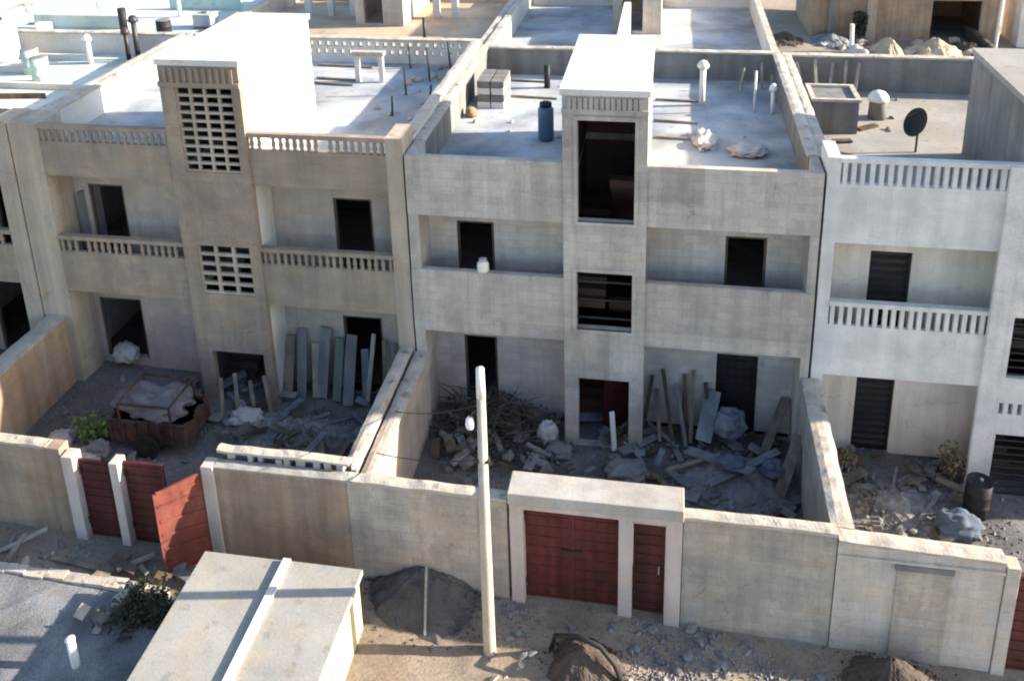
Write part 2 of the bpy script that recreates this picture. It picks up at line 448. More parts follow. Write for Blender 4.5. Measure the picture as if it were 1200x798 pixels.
def house(name, label, S):
    x0, x1, t0, t1 = S['x0'], S['x1'], S['t0'], S['t1']
    g, ff, rf = S['g'], S['ff'], S['rf']
    mw, mf, mr = S['wall'], S['front'], S['roof']
    D = 9.6; RY = 1.0
    root = thing(name, label, 'house', ((x0 + x1) / 2, 0, g), 'houses in the front row')
    zb = g - .5
    pl, pr = S['pil']
    ptop = S['rp'][2]
    # outer shell: party walls, rear wall, floors, recessed front walls
    w = MB()
    w.box(x0, x0 + .2, RY, D, zb, rf - .02); w.box(x1 - .2, x1, RY, D, zb, rf - .02)
    w.box(x0 + .2, x1 - .2, D - .2, D, zb, rf - .02)
    for (a, c, key) in ((x0 + .2, t0, 'L'), (t1, x1 - .2, 'R')):
        w.panel(a, c, zb, ff - .2, RY, RY + .18, [(q[0], q[1], q[2], q[3] + .1) for q in S['gf' + key]])
        w.panel(a, c, ff, rf - .2, RY, RY + .18, [(q[0], q[1], q[2], q[3] + .1) for q in S['ff' + key]])
    w.build('wall', S['recess'], root)
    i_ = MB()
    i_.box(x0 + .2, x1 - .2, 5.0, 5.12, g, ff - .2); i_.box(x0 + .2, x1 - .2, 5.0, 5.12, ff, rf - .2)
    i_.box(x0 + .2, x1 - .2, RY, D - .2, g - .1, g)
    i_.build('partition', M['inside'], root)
    sl = MB()
    sl.box(x0 + .2, t0, .12, D - .2, ff - .18, ff - .003); sl.box(t1, x1 - .2, .12, D - .2, ff - .18, ff - .003)
    sl.build('floor_slab', mf, root)
    rs = MB()
    rs.box(x0, t0, .16, D, rf - .18, rf); rs.box(t1, x1, .16, D, rf - .18, rf)
    rs.box(t0, t1, 4.5, D, rf - .18, rf)
    rs.build('roof_slab', mr, root)
    # pilasters at the ends of the facade
    for (a, c) in ((x0, x0 + pl), (x1 - pr, x1)):
        MB().box(a, c, .0, RY, zb, ptop - .002).build('pilaster', S['pil_mat'], root)
    # balcony fronts and roof fronts
    cov = S['cover']
    fy = -.03 if cov else .0
    for (a, c) in (((x0 if cov else x0 + pl), t0), (t1, (x1 if cov else x1 - pr))):
        b0, b1, b2 = S['fb']
        nb = S.get('nb', 0)
        MB().box(a, c, fy, .12, b0, b1).build('balcony_parapet', mf, root)
        if b2 > b1: balusters(root, a, c, b1, b2 - .11, fy, nb, S['bal_mat'], S['bshape'], 'balcony_rail', S['rail_mat'])
        b0, b1, b2 = S['rp']
        MB().box(a, c, fy, .15, b0, b1).build('roof_parapet', mf, root)
        if b2 > b1: balusters(root, a, c, b1, b2 - .11, fy, nb, S['bal_mat'], S['bshape'], 'roof_rail', S['rail_mat'])
    # parapets along the sides and the back of the roof
    pz = S['pz']
    MB().box(x0, x0 + .22, RY + .01, D - .23, rf + .002, pz).build('side_parapet', S['par_mat'], root)
    MB().box(x1 - .22, x1, RY + .01, D - .23, rf + .002, pz).build('side_parapet', S['par_mat'], root)
    if S.get('lattice'):
        h = []
        n = 34
        for i in range(n):
            for j in range(2):
                cx = x0 + .3 + (x1 - x0 - .6) * (i + .5 + .25 * (j % 2)) / n
                h.append((cx - .07, cx + .07, rf + .28 + j * .28, rf + .46 + j * .28))
        bp = MB().panel(x0, x1, rf + .002, pz, D - .2, D, h)
    else:
        bp = MB().box(x0, x1, D - .22, D, rf + .002, pz)
    bp.build('back_parapet', S['back_mat'], root)
    for (a, c, e, d) in ((x0 - .015, x0 + .235, RY, D - .24), (x1 - .235, x1 + .015, RY, D - .24), (x0, x1, D - .24, D + .02)):
        capm = MB()
        if d - e > c - a: cap_strip(capm, e, d, a, c, lambda t: pz, .06, 'y', x0 + a, .12)
        else: cap_strip(capm, a, c, e, d, lambda t: pz, .06, 'x', x0 + e, .12)
        capm.build('parapet_cap', S['cap_mat'], root)
    # stair tower
    tz = S['tz']
    ty = -.07
    MB().panel(t0, t1, zb, tz, ty, .15, S['th']).build('stair_tower_front', S['tower'], root)
    s = MB()
    for (a, c) in ((t0, t0 + .14), (t1 - .14, t1)):
        s.box(a, c, .15, 4.36, zb, tz)
    dw = (t1 - t0)
    s.panel(t0, t1, zb, tz, 4.36, 4.5, [(t0 + .5, t1 - .5, rf, rf + 2.0)])
    s.build('stair_tower_side', S.get('tower_side', mf), root)
    MB().box(t0 + .5, t1 - .5, 4.40, 4.45, rf, rf + 2.0).build('door', M['wood_dark'], root)  # added leaf, shuts out light so the tower opening stays dark
    MB().box(t0 - .05, t1 + .05, ty - .04, 4.55, tz, tz + .15).build('stairhead_roof', S['headroof'], root)
    ln = MB()  # dark lining added to paint the stairwell's shade
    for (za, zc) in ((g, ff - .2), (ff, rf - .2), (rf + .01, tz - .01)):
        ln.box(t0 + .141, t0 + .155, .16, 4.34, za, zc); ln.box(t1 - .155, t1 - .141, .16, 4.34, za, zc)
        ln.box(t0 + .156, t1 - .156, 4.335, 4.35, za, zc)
    ln.build('stairwell_shade', S['stair_mat'], root)
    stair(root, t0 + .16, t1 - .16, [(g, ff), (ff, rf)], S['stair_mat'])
    lip = MB()
    if S.get('ribs'):
        n = S['ribs']; rz = S['rz']
        for i in range(n):
            cx = t0 + .1 + (t1 - t0 - .2) * (i + .5) / n
            lip.box(cx - .045, cx + .045, ty - .045, ty + .001, rz, tz - .05)
        lip.box(t0 - .01, t1 + .01, ty - .055, ty + .001, rz - .12, rz - .001)
        lip.build('ribbed_band', S['tower'], root)
    for (a, c, e, d) in S.get('frames', ()):
        f = MB()
        f.box(a - .09, a, ty - .03, ty + .05, e, d); f.box(c, c + .09, ty - .03, ty + .05, e, d)
        f.box(a - .09, c + .09, ty - .03, ty + .05, d, d + .1); f.box(a - .09, c + .09, ty - .04, ty + .05, e - .08, e)
        f.build('opening_frame', S['tower'], root)
    for (a, c, e, d, nx, nz) in S.get('jali', ()):
        h = []
        for i in range(nx):
            for j in range(nz):
                wx = (c - a) / nx; wz = (d - e) / nz
                h.append((a + (i + .10) * wx, a + (i + .93) * wx, e + (j + .20) * wz, e + (j + .90) * wz))
        MB().panel(a + .002, c - .002, e + .002, d - .002, ty + .05, ty + .13, h).build('jali_screen', S['jali_mat'], root)
    shut = [(q[0], q[2]) for q in S.get('doors', ())]
    for key in ('gfL', 'gfR', 'ffL', 'ffR'):
        for q in S[key]:
            if (q[0], q[2]) in shut: continue
            f = MB(); a, c, e, d = q[0], q[1], q[2], q[3] + .1
            f.box(a + .002, a + .06, RY + .03, RY + .12, e, d - .002); f.box(c - .06, c - .002, RY + .03, RY + .12, e, d - .002)
            f.box(a + .06, c - .06, RY + .03, RY + .12, d - .06, d - .002)
            f.build('door_frame', S.get('frame_mat', M['wood_dark']), root)
    for sh in S.get('doors', ()):
        shutter(root, sh[0], sh[1], sh[2], sh[3] + .1, RY + .06, M['black'], M['dark_metal'], sh[4])
    return root


H1 = house('terrace_house', 'tan plastered house with pierced jali screens in its ribbed stair tower', dict(
    x0=-16.9, x1=-6.3, t0=-12.38, t1=-10.27, g=.38, ff=3.8, rf=7.22, wall=M['tan'], front=M['tan'], recess=M['tan_in'],
    roof=M['roof'], pil=(.85, .42), pil_mat=M['tan_light'], cover=False, fb=(3.47, 4.68, 5.15), rp=(6.9, 7.86, 8.32), nb=19,
    bal_mat=M['tan'], rail_mat=M['tan'], bshape='turned', pz=8.08, par_mat=M['roof_white'], back_mat=M['roof_white'],
    cap_mat=M['cap'], lattice=True, tz=10.05, tower=M['tan'], tower_side=M['roof_white'], headroof=M['roof_white'],  # stairhead side whiter than the tan front: sunlight painted into it
    stair_mat=M['inside'], ribs=11, rz=9.62,
    gfL=[(-15.9, -14.6, .75, 2.58)], gfR=[(-8.6, -7.5, .38, 2.56)], ffL=[(-15.62, -14.58, 3.8, 6.12)], ffR=[(-8.58, -7.53, 3.8, 6.08)],
    th=[(-12.0, -10.5, 7.22, 9.47), (-12.0, -10.53, 3.72, 5.15), (-11.98, -10.5, .3, 1.97)],
    jali=[(-12.0, -10.5, 7.22, 9.47, 4, 10), (-12.0, -10.53, 3.72, 5.15, 3, 5)], jali_mat=M['tan_light']))

H2 = house('terrace_house', 'raw grey cement house with big open stair tower holes, middle of the row', dict(
    x0=-6.25, x1=3.5, t0=-2.4, t1=-.43, g=.1, ff=3.5, rf=6.95, wall=M['raw'], front=M['raw'], recess=M['raw_in'],
    roof=M['roof'], pil=(.25, .2), pil_mat=M['raw'], cover=True, fb=(3.1, 4.85, 4.85), rp=(6.35, 7.9, 7.9),
    bal_mat=M['raw'], rail_mat=M['raw'], bshape='square', pz=7.88, par_mat=M['dark_plaster_shade'], back_mat=M['dark_plaster_shade'],  # parapets darker than the front: their shade is in the colour
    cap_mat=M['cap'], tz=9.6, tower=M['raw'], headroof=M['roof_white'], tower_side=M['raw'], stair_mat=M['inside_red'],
    ribs=14, rz=9.28,
    gfL=[(-5.22, -4.33, .1, 2.25)], gfR=[(1.4, 2.43, .1, 2.25)], ffL=[(-5.28, -4.31, 3.5, 5.62)], ffR=[(1.48, 2.47, 3.5, 5.6)],
    th=[(-2.05, -.72, 6.42, 9.0), (-2.08, -.74, 3.48, 5.08), (-2.05, -.78, .05, 2.06)],
    frames=[(-2.05, -.72, 6.42, 9.0), (-2.08, -.74, 3.48, 5.08)],
    doors=[(1.4, 2.43, .1, 2.25, True)]))

H3 = house('terrace_house', 'whitewashed house with square white balusters and black louvred doors', dict(
    x0=3.56, x1=13.3, t0=7.72, t1=9.65, g=-.22, ff=3.2, rf=6.7, wall=M['white'], front=M['white'], recess=M['white_in'],
    roof=M['roof_beige'], pil=(.28, .28), pil_mat=M['white'], cover=False, fb=(2.68, 4.05, 4.68), rp=(6.2, 7.66, 8.3), nb=20,
    bal_mat=M['white'], rail_mat=M['white'], bshape='square', pz=7.85, par_mat=M['dark_plaster_shade'], back_mat=M['dark_plaster_shade'],  # shaded parapet faces painted dark on a white house
    cap_mat=M['cap'], tz=9.45, tower=M['white'], tower_side=M['dark_plaster_shade'], headroof=M['roof_beige'], stair_mat=M['inside'],  # stairhead side painted dark for its shade
    gfL=[(4.85, 5.76, -.2, 1.88)], gfR=[(11.0, 11.9, -.2, 1.88)], ffL=[(4.88, 5.83, 3.2, 5.42)], ffR=[(11, 11.9, 3.2, 5.4)],
    th=[(8.0, 9.35, 6.1, 8.9), (7.86, 9.45, 3.0, 4.6), (7.84, 9.5, -.4, 1.45)] +
       [(7.82 + .2 * i, 7.92 + .2 * i, 2.02, 2.32) for i in range(8)],
    doors=[(4.85, 5.76, -.2, 1.88, False), (4.88, 5.83, 3.2, 5.42, False)]))
pl_ = MB().box(7.32, 7.71, -.12, -.002, -.7, 8.28).build('corner_pilaster', M['white'], H3)
gl = MB()
for j in range(8):
    gl.box(7.86, 9.45, -.0, .03, 3.05 + j * .19, 3.08 + j * .19)
gl.build('window_bars', M['dark_metal'], H3)
gl = MB()
for j in range(9):
    gl.box(7.84, 9.5, -.0, .03, -.3 + j * .19, -.26 + j * .19)
gl.build('gate_bars', M['dark_metal'], H3)

H0 = house('terrace_house', 'tan house cut off by the left edge of the photo', dict(
    x0=-27.4, x1=-16.95, t0=-23.2, t1=-21.1, g=.55, ff=3.9, rf=7.3, wall=M['tan'], front=M['tan'], recess=M['tan_in'],
    roof=M['roof_turq'], pil=(.42, .5), pil_mat=M['tan_light'], cover=False, fb=(3.6, 4.75, 5.2), rp=(6.95, 7.9, 8.36), nb=16,
    bal_mat=M['tan'], rail_mat=M['tan'], bshape='turned', pz=8.08, par_mat=M['roof_white'], back_mat=M['roof_white'],
    cap_mat=M['cap'], tz=10.0, tower=M['tan'], tower_side=M['roof_white'], headroof=M['roof_white'], stair_mat=M['inside'],  # same sunlit white painted on this stairhead side
    gfL=[(-26.5, -25.5, .5, 2.6)], gfR=[(-19.3, -17.5, .5, 3.0)], ffL=[(-26.5, -25.5, 3.9, 6.1)], ffR=[(-18.6, -17.6, 3.9, 6.15)],
    th=[(-22.9, -21.4, 7.3, 9.4), (-22.9, -21.4, 3.7, 5.1), (-22.8, -21.5, .5, 2.2)]))

# half-open door leaves and odd parts of the houses
d = MB().obox((-15.74, 1.16, 4.92), (.06, .7, 2.2), (0, 0, -.25)).build('door', M['board_grey'], H1)
tag(d, 'pale open door leaf')
d = MB().obox((-1.15, .75, 1.0), (.7, .06, 1.85), (0, 0, .5)).build('door', M['red_dark'], H2)
tag(d, 'dark red door leaf standing inside the entrance')
b = MB()
for k in range(3):
    b.box(-2.08, -.74, .02, .05, 3.75 + k * .5, 3.79 + k * .5)
b.build('window_bars', M['dark_metal'], H2)


# ------------------------------------------------------------------ houses of the back row
def back_house(label, x0, x1, t0, t1, rf, pz, mr, mpar, sh=True, mid=None, head=9.7):
    y0, y1 = 9.66, 19.6
    root = thing('back_house', label, 'house', ((x0 + x1) / 2, y0, 0), 'houses in the back row')
    w = MB()
    w.box(x0, x0 + .2, y0, y1, -.5, rf - .2); w.box(x1 - .2, x1, y0, y1, -.5, rf - .2)
    w.box(x0 + .2, x1 - .2, y0, y0 + .2, -.5, rf - .2)
    w.panel(x0 + .2, x1 - .2, -.5, rf - .2, y1 - .2, y1, [(x0 + 1.5 + k * 2.6, x0 + 2.6 + k * 2.6, za, za + 2.1) for k in range(3) for za in (.2, 3.6)])
    w.build('wall', M['raw'], root)
    MB().box(x0, x1, y0, y1, rf - .198, rf).build('roof_slab', mr, root)
    p = MB()
    p.box(x0, x0 + .22, y0 + .2, y1 - .2, rf + .002, pz); p.box(x1 - .22, x1, y0 + .2, y1 - .2, rf + .002, pz)
    p.box(x0, x1, y1 - .198, y1, rf + .002, pz)
    p.build('parapet', mpar, root)
    for (a, e) in ((x0, x0 + .24), (x1 - .24, x1)):
        c = MB()
        for k in range(12):
            ya = y0 + .2 + (y1 - y0 - .4) * k / 12; yb = y0 + .2 + (y1 - y0 - .4) * (k + 1) / 12
            c.box(a, e, ya, yb, pz + .001, pz + .04 + R.uniform(0, .03))
        c.build('parapet_cap', M['cap'], root)
    if sh:
        s = MB()
        s.panel(t0, t1, rf + .003, head, 15.0, 15.16, [(t0 + .35, t0 + 1.15, rf + .1, rf + 2.1)])
        s.box(t0, t0 + .15, 15.16, y1 - .25, rf + .003, head); s.box(t1 - .15, t1, 15.16, y1 - .25, rf + .003, head)
        s.build('stairhead', M['raw'], root)
        MB().box(t0 - .08, t1 + .08, 14.9, y1 - .2, head + .001, head + .16).build('stairhead_roof', M['roof_white'], root)
    if mid:
        MB().box(mid[0], mid[1], y0 + .2, 14.9, rf + .002, mid[2]).build('dividing_wall', M['roof_white'], root)
    return root


B2 = back_house('back row house with one central dividing wall, behind the raw grey house', -6.25, 3.5, -2.2, -.35, 6.9, 7.75, M['roof'], M['roof_white'], mid=(-1.75, -1.5, 8.2))
B1 = back_house('back row house with sandy brown roof, behind the tan house', -16.9, -6.3, -12.6, -10.6, 7.0, 7.7, M['roof_tan'], M['raw'], head=9.4)
B0 = back_house('back row house with pale roof, behind the leftmost house', -27.4, -16.95, -24.5, -22.5, 7.1, 7.6, M['roof_turq'], M['roof_white'], sh=False)
B00 = back_house('farthest left back row house, pale roof and low parapet', -37.9, -27.5, -33, -31, 7.1, 7.6, M['roof_white'], M['roof_white'], sh=False)


# ------------------------------------------------------------------ ground
def lin(a, b, n): return [a + (b - a) * i / n for i in range(n + 1)]


def sheet(name, xs, ys, zf, m, label=None):
    mb = MB()
    nx = len(xs)
    mb.v = [(x, y, zf(x, y)) for y in ys for x in xs]
    mb.f = [(j * nx + i, j * nx + i + 1, (j + 1) * nx + i + 1, (j + 1) * nx + i) for j in range(len(ys) - 1) for i in range(nx - 1)]
    o = mb.build(name, m, origin=(0, 0, 0), smooth=True)
    tag(o, label, None, None, 'structure')
    return o


sheet('ground', [-900, -300, -100, -40] + lin(-30, 26, 40) + [60, 150, 400, 900],
      [-400, -120, -60, -31] + lin(-4.8, 1.3, 2) + [9, 20, 30] + lin(32, 80, 30) + [150, 400, 1200],
      lambda x, y: gz(x) - (.3 if y < 30 else .3 - .35 * noise.noise(Vector((x * .15, y * .15, 1)))), M['land'], 'bare brown open land beyond the houses')
sheet('street', lin(-30, -18, 24) + lin(-17.85, 10, 200) + lin(10.5, 30, 30), lin(-30, -12, 18) + lin(-11.85, -4.75, 52),
      lambda x, y: gz(x) + gn(x, y) + .12 * max(0, noise.noise(Vector((x * .35, y * .5, 8)))), M['street'], 'dusty unpaved street in front of the boundary walls')
sheet('shade_patch', lin(-30, -9.6, 80), lin(-14, -6.42, 40), lambda x, y: gz(x) + .19 + .5 * gn(x, y), M['shade_grey'], 'blue-grey ground with shade painted in, left of the hut')  # dark ground sheet: shade left of the hut painted into its colour
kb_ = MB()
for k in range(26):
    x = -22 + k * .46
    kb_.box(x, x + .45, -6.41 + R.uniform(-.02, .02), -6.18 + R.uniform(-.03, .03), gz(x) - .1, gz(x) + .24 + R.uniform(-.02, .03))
tag(kb_.build('kerb', M['cap']), 'pale kerb added for the sunlit strip of ground left of the hut', None, None, 'structure')  # added pale blocks, stand for a band of sunlit ground
for (a, c, lab) in ((-26, -16.5, 'bare earth yard of the leftmost house'), (-16.5, -6.2, 'bare earth yard of the tan house'),
                    (-6.2, 3.5, 'bare earth yard of the raw grey house'), (3.5, 14, 'bare earth yard of the whitewashed house')):
    sheet('yard_ground', lin(a, c, 66), lin(-4.8, 1.25, 40), lambda x, y: gz(x) + .03 + 1.3 * gn(x, y), M['yard'], lab)


# ------------------------------------------------------------------ boundary walls and gates
def rough_cap(mb, x0, x1, y0, y1, z, h=.05, n=None, axis='x'):
    L_ = (x1 - x0) if axis == 'x' else (y1 - y0)
    n = n or max(3, int(L_ / .22))
    for k in range(n):
        a = k / n; b = (k + 1) / n
        if R.random() < .07: continue
        hh = h * R.uniform(.5, 1.7)
        if axis == 'x':
            mb.box(x0 + L_ * a, x0 + L_ * b, y0 + R.uniform(-.025, .025), y1 + R.uniform(-.03, .03), z, z + hh)
        else:
            mb.box(x0 + R.uniform(-.03, .03), x1 + R.uniform(-.03, .03), y0 + L_ * a, y0 + L_ * b, z, z + hh)


def bwall(label, x0, x1, top, m, y0=-4.98, y1=-4.76, cap=True, capm=None):
    root = thing('boundary_wall', label, 'wall', ((x0 + x1) / 2, y0, gz((x0 + x1) / 2)))
    mb = MB()
    n = max(2, int((x1 - x0) / .5))
    for k in range(n):
        a = x0 + (x1 - x0) * k / n; b = x0 + (x1 - x0) * (k + 1) / n
        t0_ = top[0] + (top[1] - top[0]) * k / n; t1_ = top[0] + (top[1] - top[0]) * (k + 1) / n
        z0 = gz(a) - .3
        mb.add([(a, y0, z0), (b, y0, z0), (b, y1, z0), (a, y1, z0), (a, y0, t0_), (b, y0, t1_), (b, y1, t1_), (a, y1, t0_)],
               [(4, 5, 6, 7), (0, 1, 5, 4), (2, 3, 7, 6)] + ([(3, 0, 4, 7)] if k == 0 else []) + ([(1, 2, 6, 5)] if k == n - 1 else []))
    mb.build('wall_face', m, root)
    if cap:
        c = MB()
        cap_strip(c, x0, x1, y0, y1, lambda t: top[0] + (top[1] - top[0]) * (t - x0) / (x1 - x0), .09, 'x', x0)
        c.build('mortar_cap', capm or M['cap'], root)
    return root


def pillar(label, x0, x1, z1, m, y0=-5.04, y1=-4.72):
    o = MB().box(x0, x1, y0, y1, gz(x0) - .3, z1).build('gate_pillar', m, bevel=.015)
    return tag(o, label, 'pillar', 'pillars beside the gates')


bwall('tan boundary wall of the leftmost houses, running off the left edge', -27, -13.32, (2.95, 2.72), M['tan_wall'])
pillar('tan gate pillar at the end of the leftmost boundary wall', -13.31, -12.98, 2.74, M['tan_wall'])
pillar('pale pillar left of the narrow red door', -12.92, -12.64, 2.62, M['pink'], y0=-5.12, y1=-4.8)
pillar('pale pillar between the narrow red door and the open red gate', -11.78, -11.57, 2.58, M['pink'], y0=-5.12, y1=-4.8)
pillar('pale pillar the open red gate leaf is hinged on', -9.66, -9.38, 2.68, M['pink'])
w1 = bwall('brown boundary wall topped by a rough ledge of loose blocks', -9.37, -6.42, (2.66, 2.66), M['tan_wall'], cap=False)
pc = MB()
k_ = -9.34
while k_ < -6.6:
    w_ = R.uniform(.10, .2)
    if R.random() < .8:
        pc.obox((k_ + w_ / 2, -4.66 + R.uniform(-.03, .03), 2.76 + R.uniform(-.02, .02)), (w_, .16, R.uniform(.14, .24)), (R.uniform(-.12, .12), R.uniform(-.1, .1), R.uniform(-.15, .15)))
    k_ += w_ + R.uniform(.03, .14)
tag(pc.build('rubble_course', M['raw_block'], w1), None, None, None, 'stuff')
lg = MB(); cap_strip(lg, -9.37, -6.42, -4.98, -4.76, lambda t: 2.66, .06, 'x', 77); lg.build('mortar_ledge', M['raw_block'], w1)
cp = MB(); cap_strip(cp, -9.38, -6.42, -4.74, -4.56, lambda t: 2.88 + .03 * noise.noise(Vector((t * 1.3, 0, 4))), .08, 'x', 41); cp.build('coping', M['cap'], w1)
MB().box(-9.36, -6.43, -4.59, -4.57, 2.3, 2.87).build('backing', M['dark_plaster_shade'], w1)
bwall('grey boundary wall behind the street pole and sand heap', -6.41, -3.02, (2.66, 2.6), M['raw_wall'])
bwall('grey boundary wall right of the narrow dark red door', .52, 3.42, (2.62, 2.6), M['raw_wall'])
w3 = bwall('whitewashed boundary wall with a walled-up gateway', 3.44, 6.44, (2.48, 2.36), M['white_wall'], y0=-5.0, y1=-4.7)
MB().box(4.55, 5.52, -5.03, -4.999, gz(5) - .3, 1.98).build('walled_up_gateway', M['raw_wall'], w3)
MB().box(4.5, 5.55, -5.06, -4.998, 1.99, 2.12).build('lintel', M['dark_plaster_shade'], w3)
MB().box(3.44, 6.44, -5.05, -4.998, 2.13, 2.19).build('string_course', M['white_wall'], w3)
pillar('pale gate pillar at the right edge', 6.46, 6.7, 2.3, M['white_wall'])

# portal of the middle house: three pillars under one thick slab
pt = thing('gate_portal', 'pink plastered portal with a thick pale slab over the dark red gate', 'gateway', (-1.2, -4.9, 0))
for (a, c) in ((-2.95, -2.68), (-.75, -.47), (.18, .5)):
    MB().box(a, c, -5.05, -4.72, gz(a) - .3, 2.5).build('pillar', M['pink'], pt, bevel=.012)
MB().box(-2.95, .5, -5.08, -4.72, 2.501, 2.66).build('beam', M['pink'], pt)
MB().box(-2.97, .52, -5.16, -4.5, 2.661, 2.93).build('slab', M['slab'], pt, bevel=.02)
MB().box(-.468, .178, -5.0, -4.76, 2.38, 2.5).build('lintel', M['pink'], pt)


def gate_leaf(mb, x0, x1, z0, z1, y, kind):
    """frame and infill of one flat leaf, in its own plane"""
    t = .05
    mb.box(x0, x0 + t, y, y + .05, z0, z1); mb.box(x1 - t, x1, y, y + .05, z0, z1)
    mb.box(x0 + t, x1 - t, y, y + .05, z1 - t, z1); mb.box(x0 + t, x1 - t, y, y + .05, z0, z0 + t)
    mb.box(x0 + t, x1 - t, y + .02, y + .03, z0 + t, z1 - t)
    if kind == 'slat':
        n = 9
        for j in range(n):
            z = z0 + t + (z1 - z0 - 2 * t) * (j + .5) / n
            mb.box(x0 + t, x1 - t, y + .004, y + .02, z - .055, z + .055)
    elif kind == 'grid':
        n = 9
        for j in range(1, n):
            z = z0 + t + (z1 - z0 - 2 * t) * j / n
            mb.box(x0 + t, x1 - t, y + .006, y + .02, z - .014, z + .014)
        for i in (1, 2, 3):
            x = x0 + (x1 - x0) * i / 4
            mb.box(x - .014, x + .014, y + .002, y + .02, z0 + t, z1 - t)


g1 = thing('gate', 'wide dark red double gate under the pale slab', 'gate', (-1.7, -4.86, .08))
for (a, c) in ((-2.67, -1.72), (-1.71, -.76)):
    mb = MB(); gate_leaf(mb, a, c, .1, 2.48, -4.88, 'grid'); mb.build('gate_leaf', M['red'], g1)
MB().tube([(-1.78, -4.9, 1.0), (-1.78, -4.95, 1.05), (-1.78, -4.95, 1.2), (-1.78, -4.9, 1.25)], .012).build('handle', M['dark_metal'], g1)
g2 = thing('small_gate', 'narrow dark red door beside the wide gate, under the pale slab', 'gate', (-.15, -4.86, 0))
mb = MB(); gate_leaf(mb, -.46, .17, .06, 2.37, -4.88, 'slat'); mb.build('gate_leaf', M['red_dark'], g2)
MB().tube([(.06, -4.9, 1.1), (.06, -4.95, 1.12), (.06, -4.95, 1.25), (.06, -4.9, 1.27)], .012).build('handle', M['steel'], g2)
g3 = thing('small_gate', 'narrow dark red door between two pale pillars at the left', 'gate', (-12.2, -4.9, .38))
mb = MB(); gate_leaf(mb, -12.63, -11.79, .40, 2.46, -4.95, 'slat'); mb.build('gate_leaf', M['red_dark'], g3)
MB().tube([(-11.9, -4.96, 1.35), (-11.9, -5.02, 1.37), (-11.9, -5.02, 1.5), (-11.9, -4.96, 1.52)], .012).build('handle', M['dark_metal'], g3)
g4 = thing('gate', 'red double gate with its right leaf swung out into the sun', 'gate', (-10.6, -4.9, .35))
mb = MB(); gate_leaf(mb, -11.56, -10.62, .36, 2.5, -4.93, 'slat'); mb.build('gate_leaf', M['red'], g4)
mb = MB(); gate_leaf(mb, 0, 1.06, .0, 2.2, 0, 'plain')
for i in range(6):     # diagonal ribs pressed into the sheet
    z = .12 + i * .36
    mb.add([(.06, .031, z), (1.0, .031, z + .26), (1.0, .031, z + .32), (.06, .031, z + .06), (.06, .062, z), (1.0, .062, z + .26), (1.0, .062, z + .32), (.06, .062, z + .06)],
           [(4, 5, 6, 7), (0, 4, 5, 1), (3, 2, 6, 7), (1, 5, 6, 2), (0, 3, 7, 4)])
rm = Matrix.Translation((-9.68, -4.98, .34)) @ Matrix.Rotation(math.radians(230), 4, 'Z')
mb.v = [tuple(rm @ Vector(p)) for p in mb.v]
lf = mb.build('gate_leaf', M['red_light'], g4)
tag(lf, 'open leaf with diagonal ribs, one corner lit orange by the sun')
for gt_, xs_, y_, zs_ in ((g1, (-2.66, -.79), -4.9, (.45, 2.1)), (g2, (-.45,), -4.9, (.45, 2.05)), (g3, (-12.62,), -4.97, (.75, 2.1)), (g4, (-11.55,), -4.95, (.75, 2.15))):
    for x_ in xs_:
        for z_ in zs_:
            MB().tube([(x_ + .01, y_, z_), (x_ + .01, y_, z_ + .16)], .022, 8).build('hinge', M['dark_metal'], gt_)
MB().box(-1.95, -1.5, -4.915, -4.885, 1.38, 1.42).build('bolt', M['dark_metal'], g1)
g5 = thing('gate', 'red gate cut off by the right edge of the photo', 'gate', (7.6, -4.86, -.3))
mb = MB(); gate_leaf(mb, 6.72, 8.5, -.28, 2.0, -4.88, 'slat'); mb.build('gate_leaf', M['red'], g5)


def ywall(label, x0, x1, y0, y1, top, m, capm):
    root = thing('yard_wall', label, 'wall', ((x0 + x1) / 2, (y0 + y1) / 2, gz(x0)), 'walls between the yards')
    MB().box(x0, x1, y0, y1, gz(x0) - .3, top).build('wall_face', m, root)
    c = MB(); cap_strip(c, y0, y1, x0, x1, lambda t: top, .10, 'y', x0)
    c.build('mortar_cap', capm, root)
    return root


ywall('tan yard wall between the leftmost house and the tan house', -16.78, -16.3, -4.74, -.02, 2.62, M['tan_wall'], M['raw_block'])
ywall('yard wall on the tan house side of the double wall', -6.64, -6.36, -4.56, -.02, 2.52, M['raw_block'], M['cap'])
ywall('yard wall on the raw grey house side of the double wall', -6.26, -5.95, -4.74, -.02, 2.40, M['raw_wall'], M['cap'])
ywall('rough yard wall between the raw grey house and the whitewashed house', 3.36, 3.74, -4.70, -.02, 2.5, M['raw_block'], M['cap'])

# ------------------------------------------------------------------ street pole
po = thing('street_pole', 'slim pale concrete pole with a small white lamp, standing by the grey boundary wall', 'pole', (-3.2, -6.26, 0))
MB().tube([(-3.2, -6.26, -.2), (-3.2, -6.26, .12), (-3.19, -6.26, 3.2), (-3.16, -6.26, 6.05)], [.15, .125, .105, .08], 10).build('shaft', M['concrete_pole'], po, smooth=True)
MB().tube([(-3.16, -6.26, 6.0), (-3.16, -6.26, 6.6)], [.085, .075], 10).build('cap_pipe', M['pvc'], po, smooth=True)
MB().tube([(-3.18, -6.26, 5.75), (-3.28, -6.30, 5.72), (-3.36, -6.33, 5.62)], .018, 8).build('lamp_arm', M['dark_metal'], po)
MB().lathe((-3.37, -6.33, 5.36), [(.02, 0), (.07, .02), (.085, .10), (.07, .2), (.03, .26)], 12).build('lamp_globe', M['lamp_white'], po, smooth=True)
MB().box(-3.31, -3.05, -6.33, -6.19, 4.62, 4.68).build('clamp', M['dark_metal'], po)
MB().tube([(-3.36, -6.33, 5.36), (-3.4, -6.3, 5.0), (-3.30, -6.3, 4.64)], .008, 5).build('wire', M['black'], po)

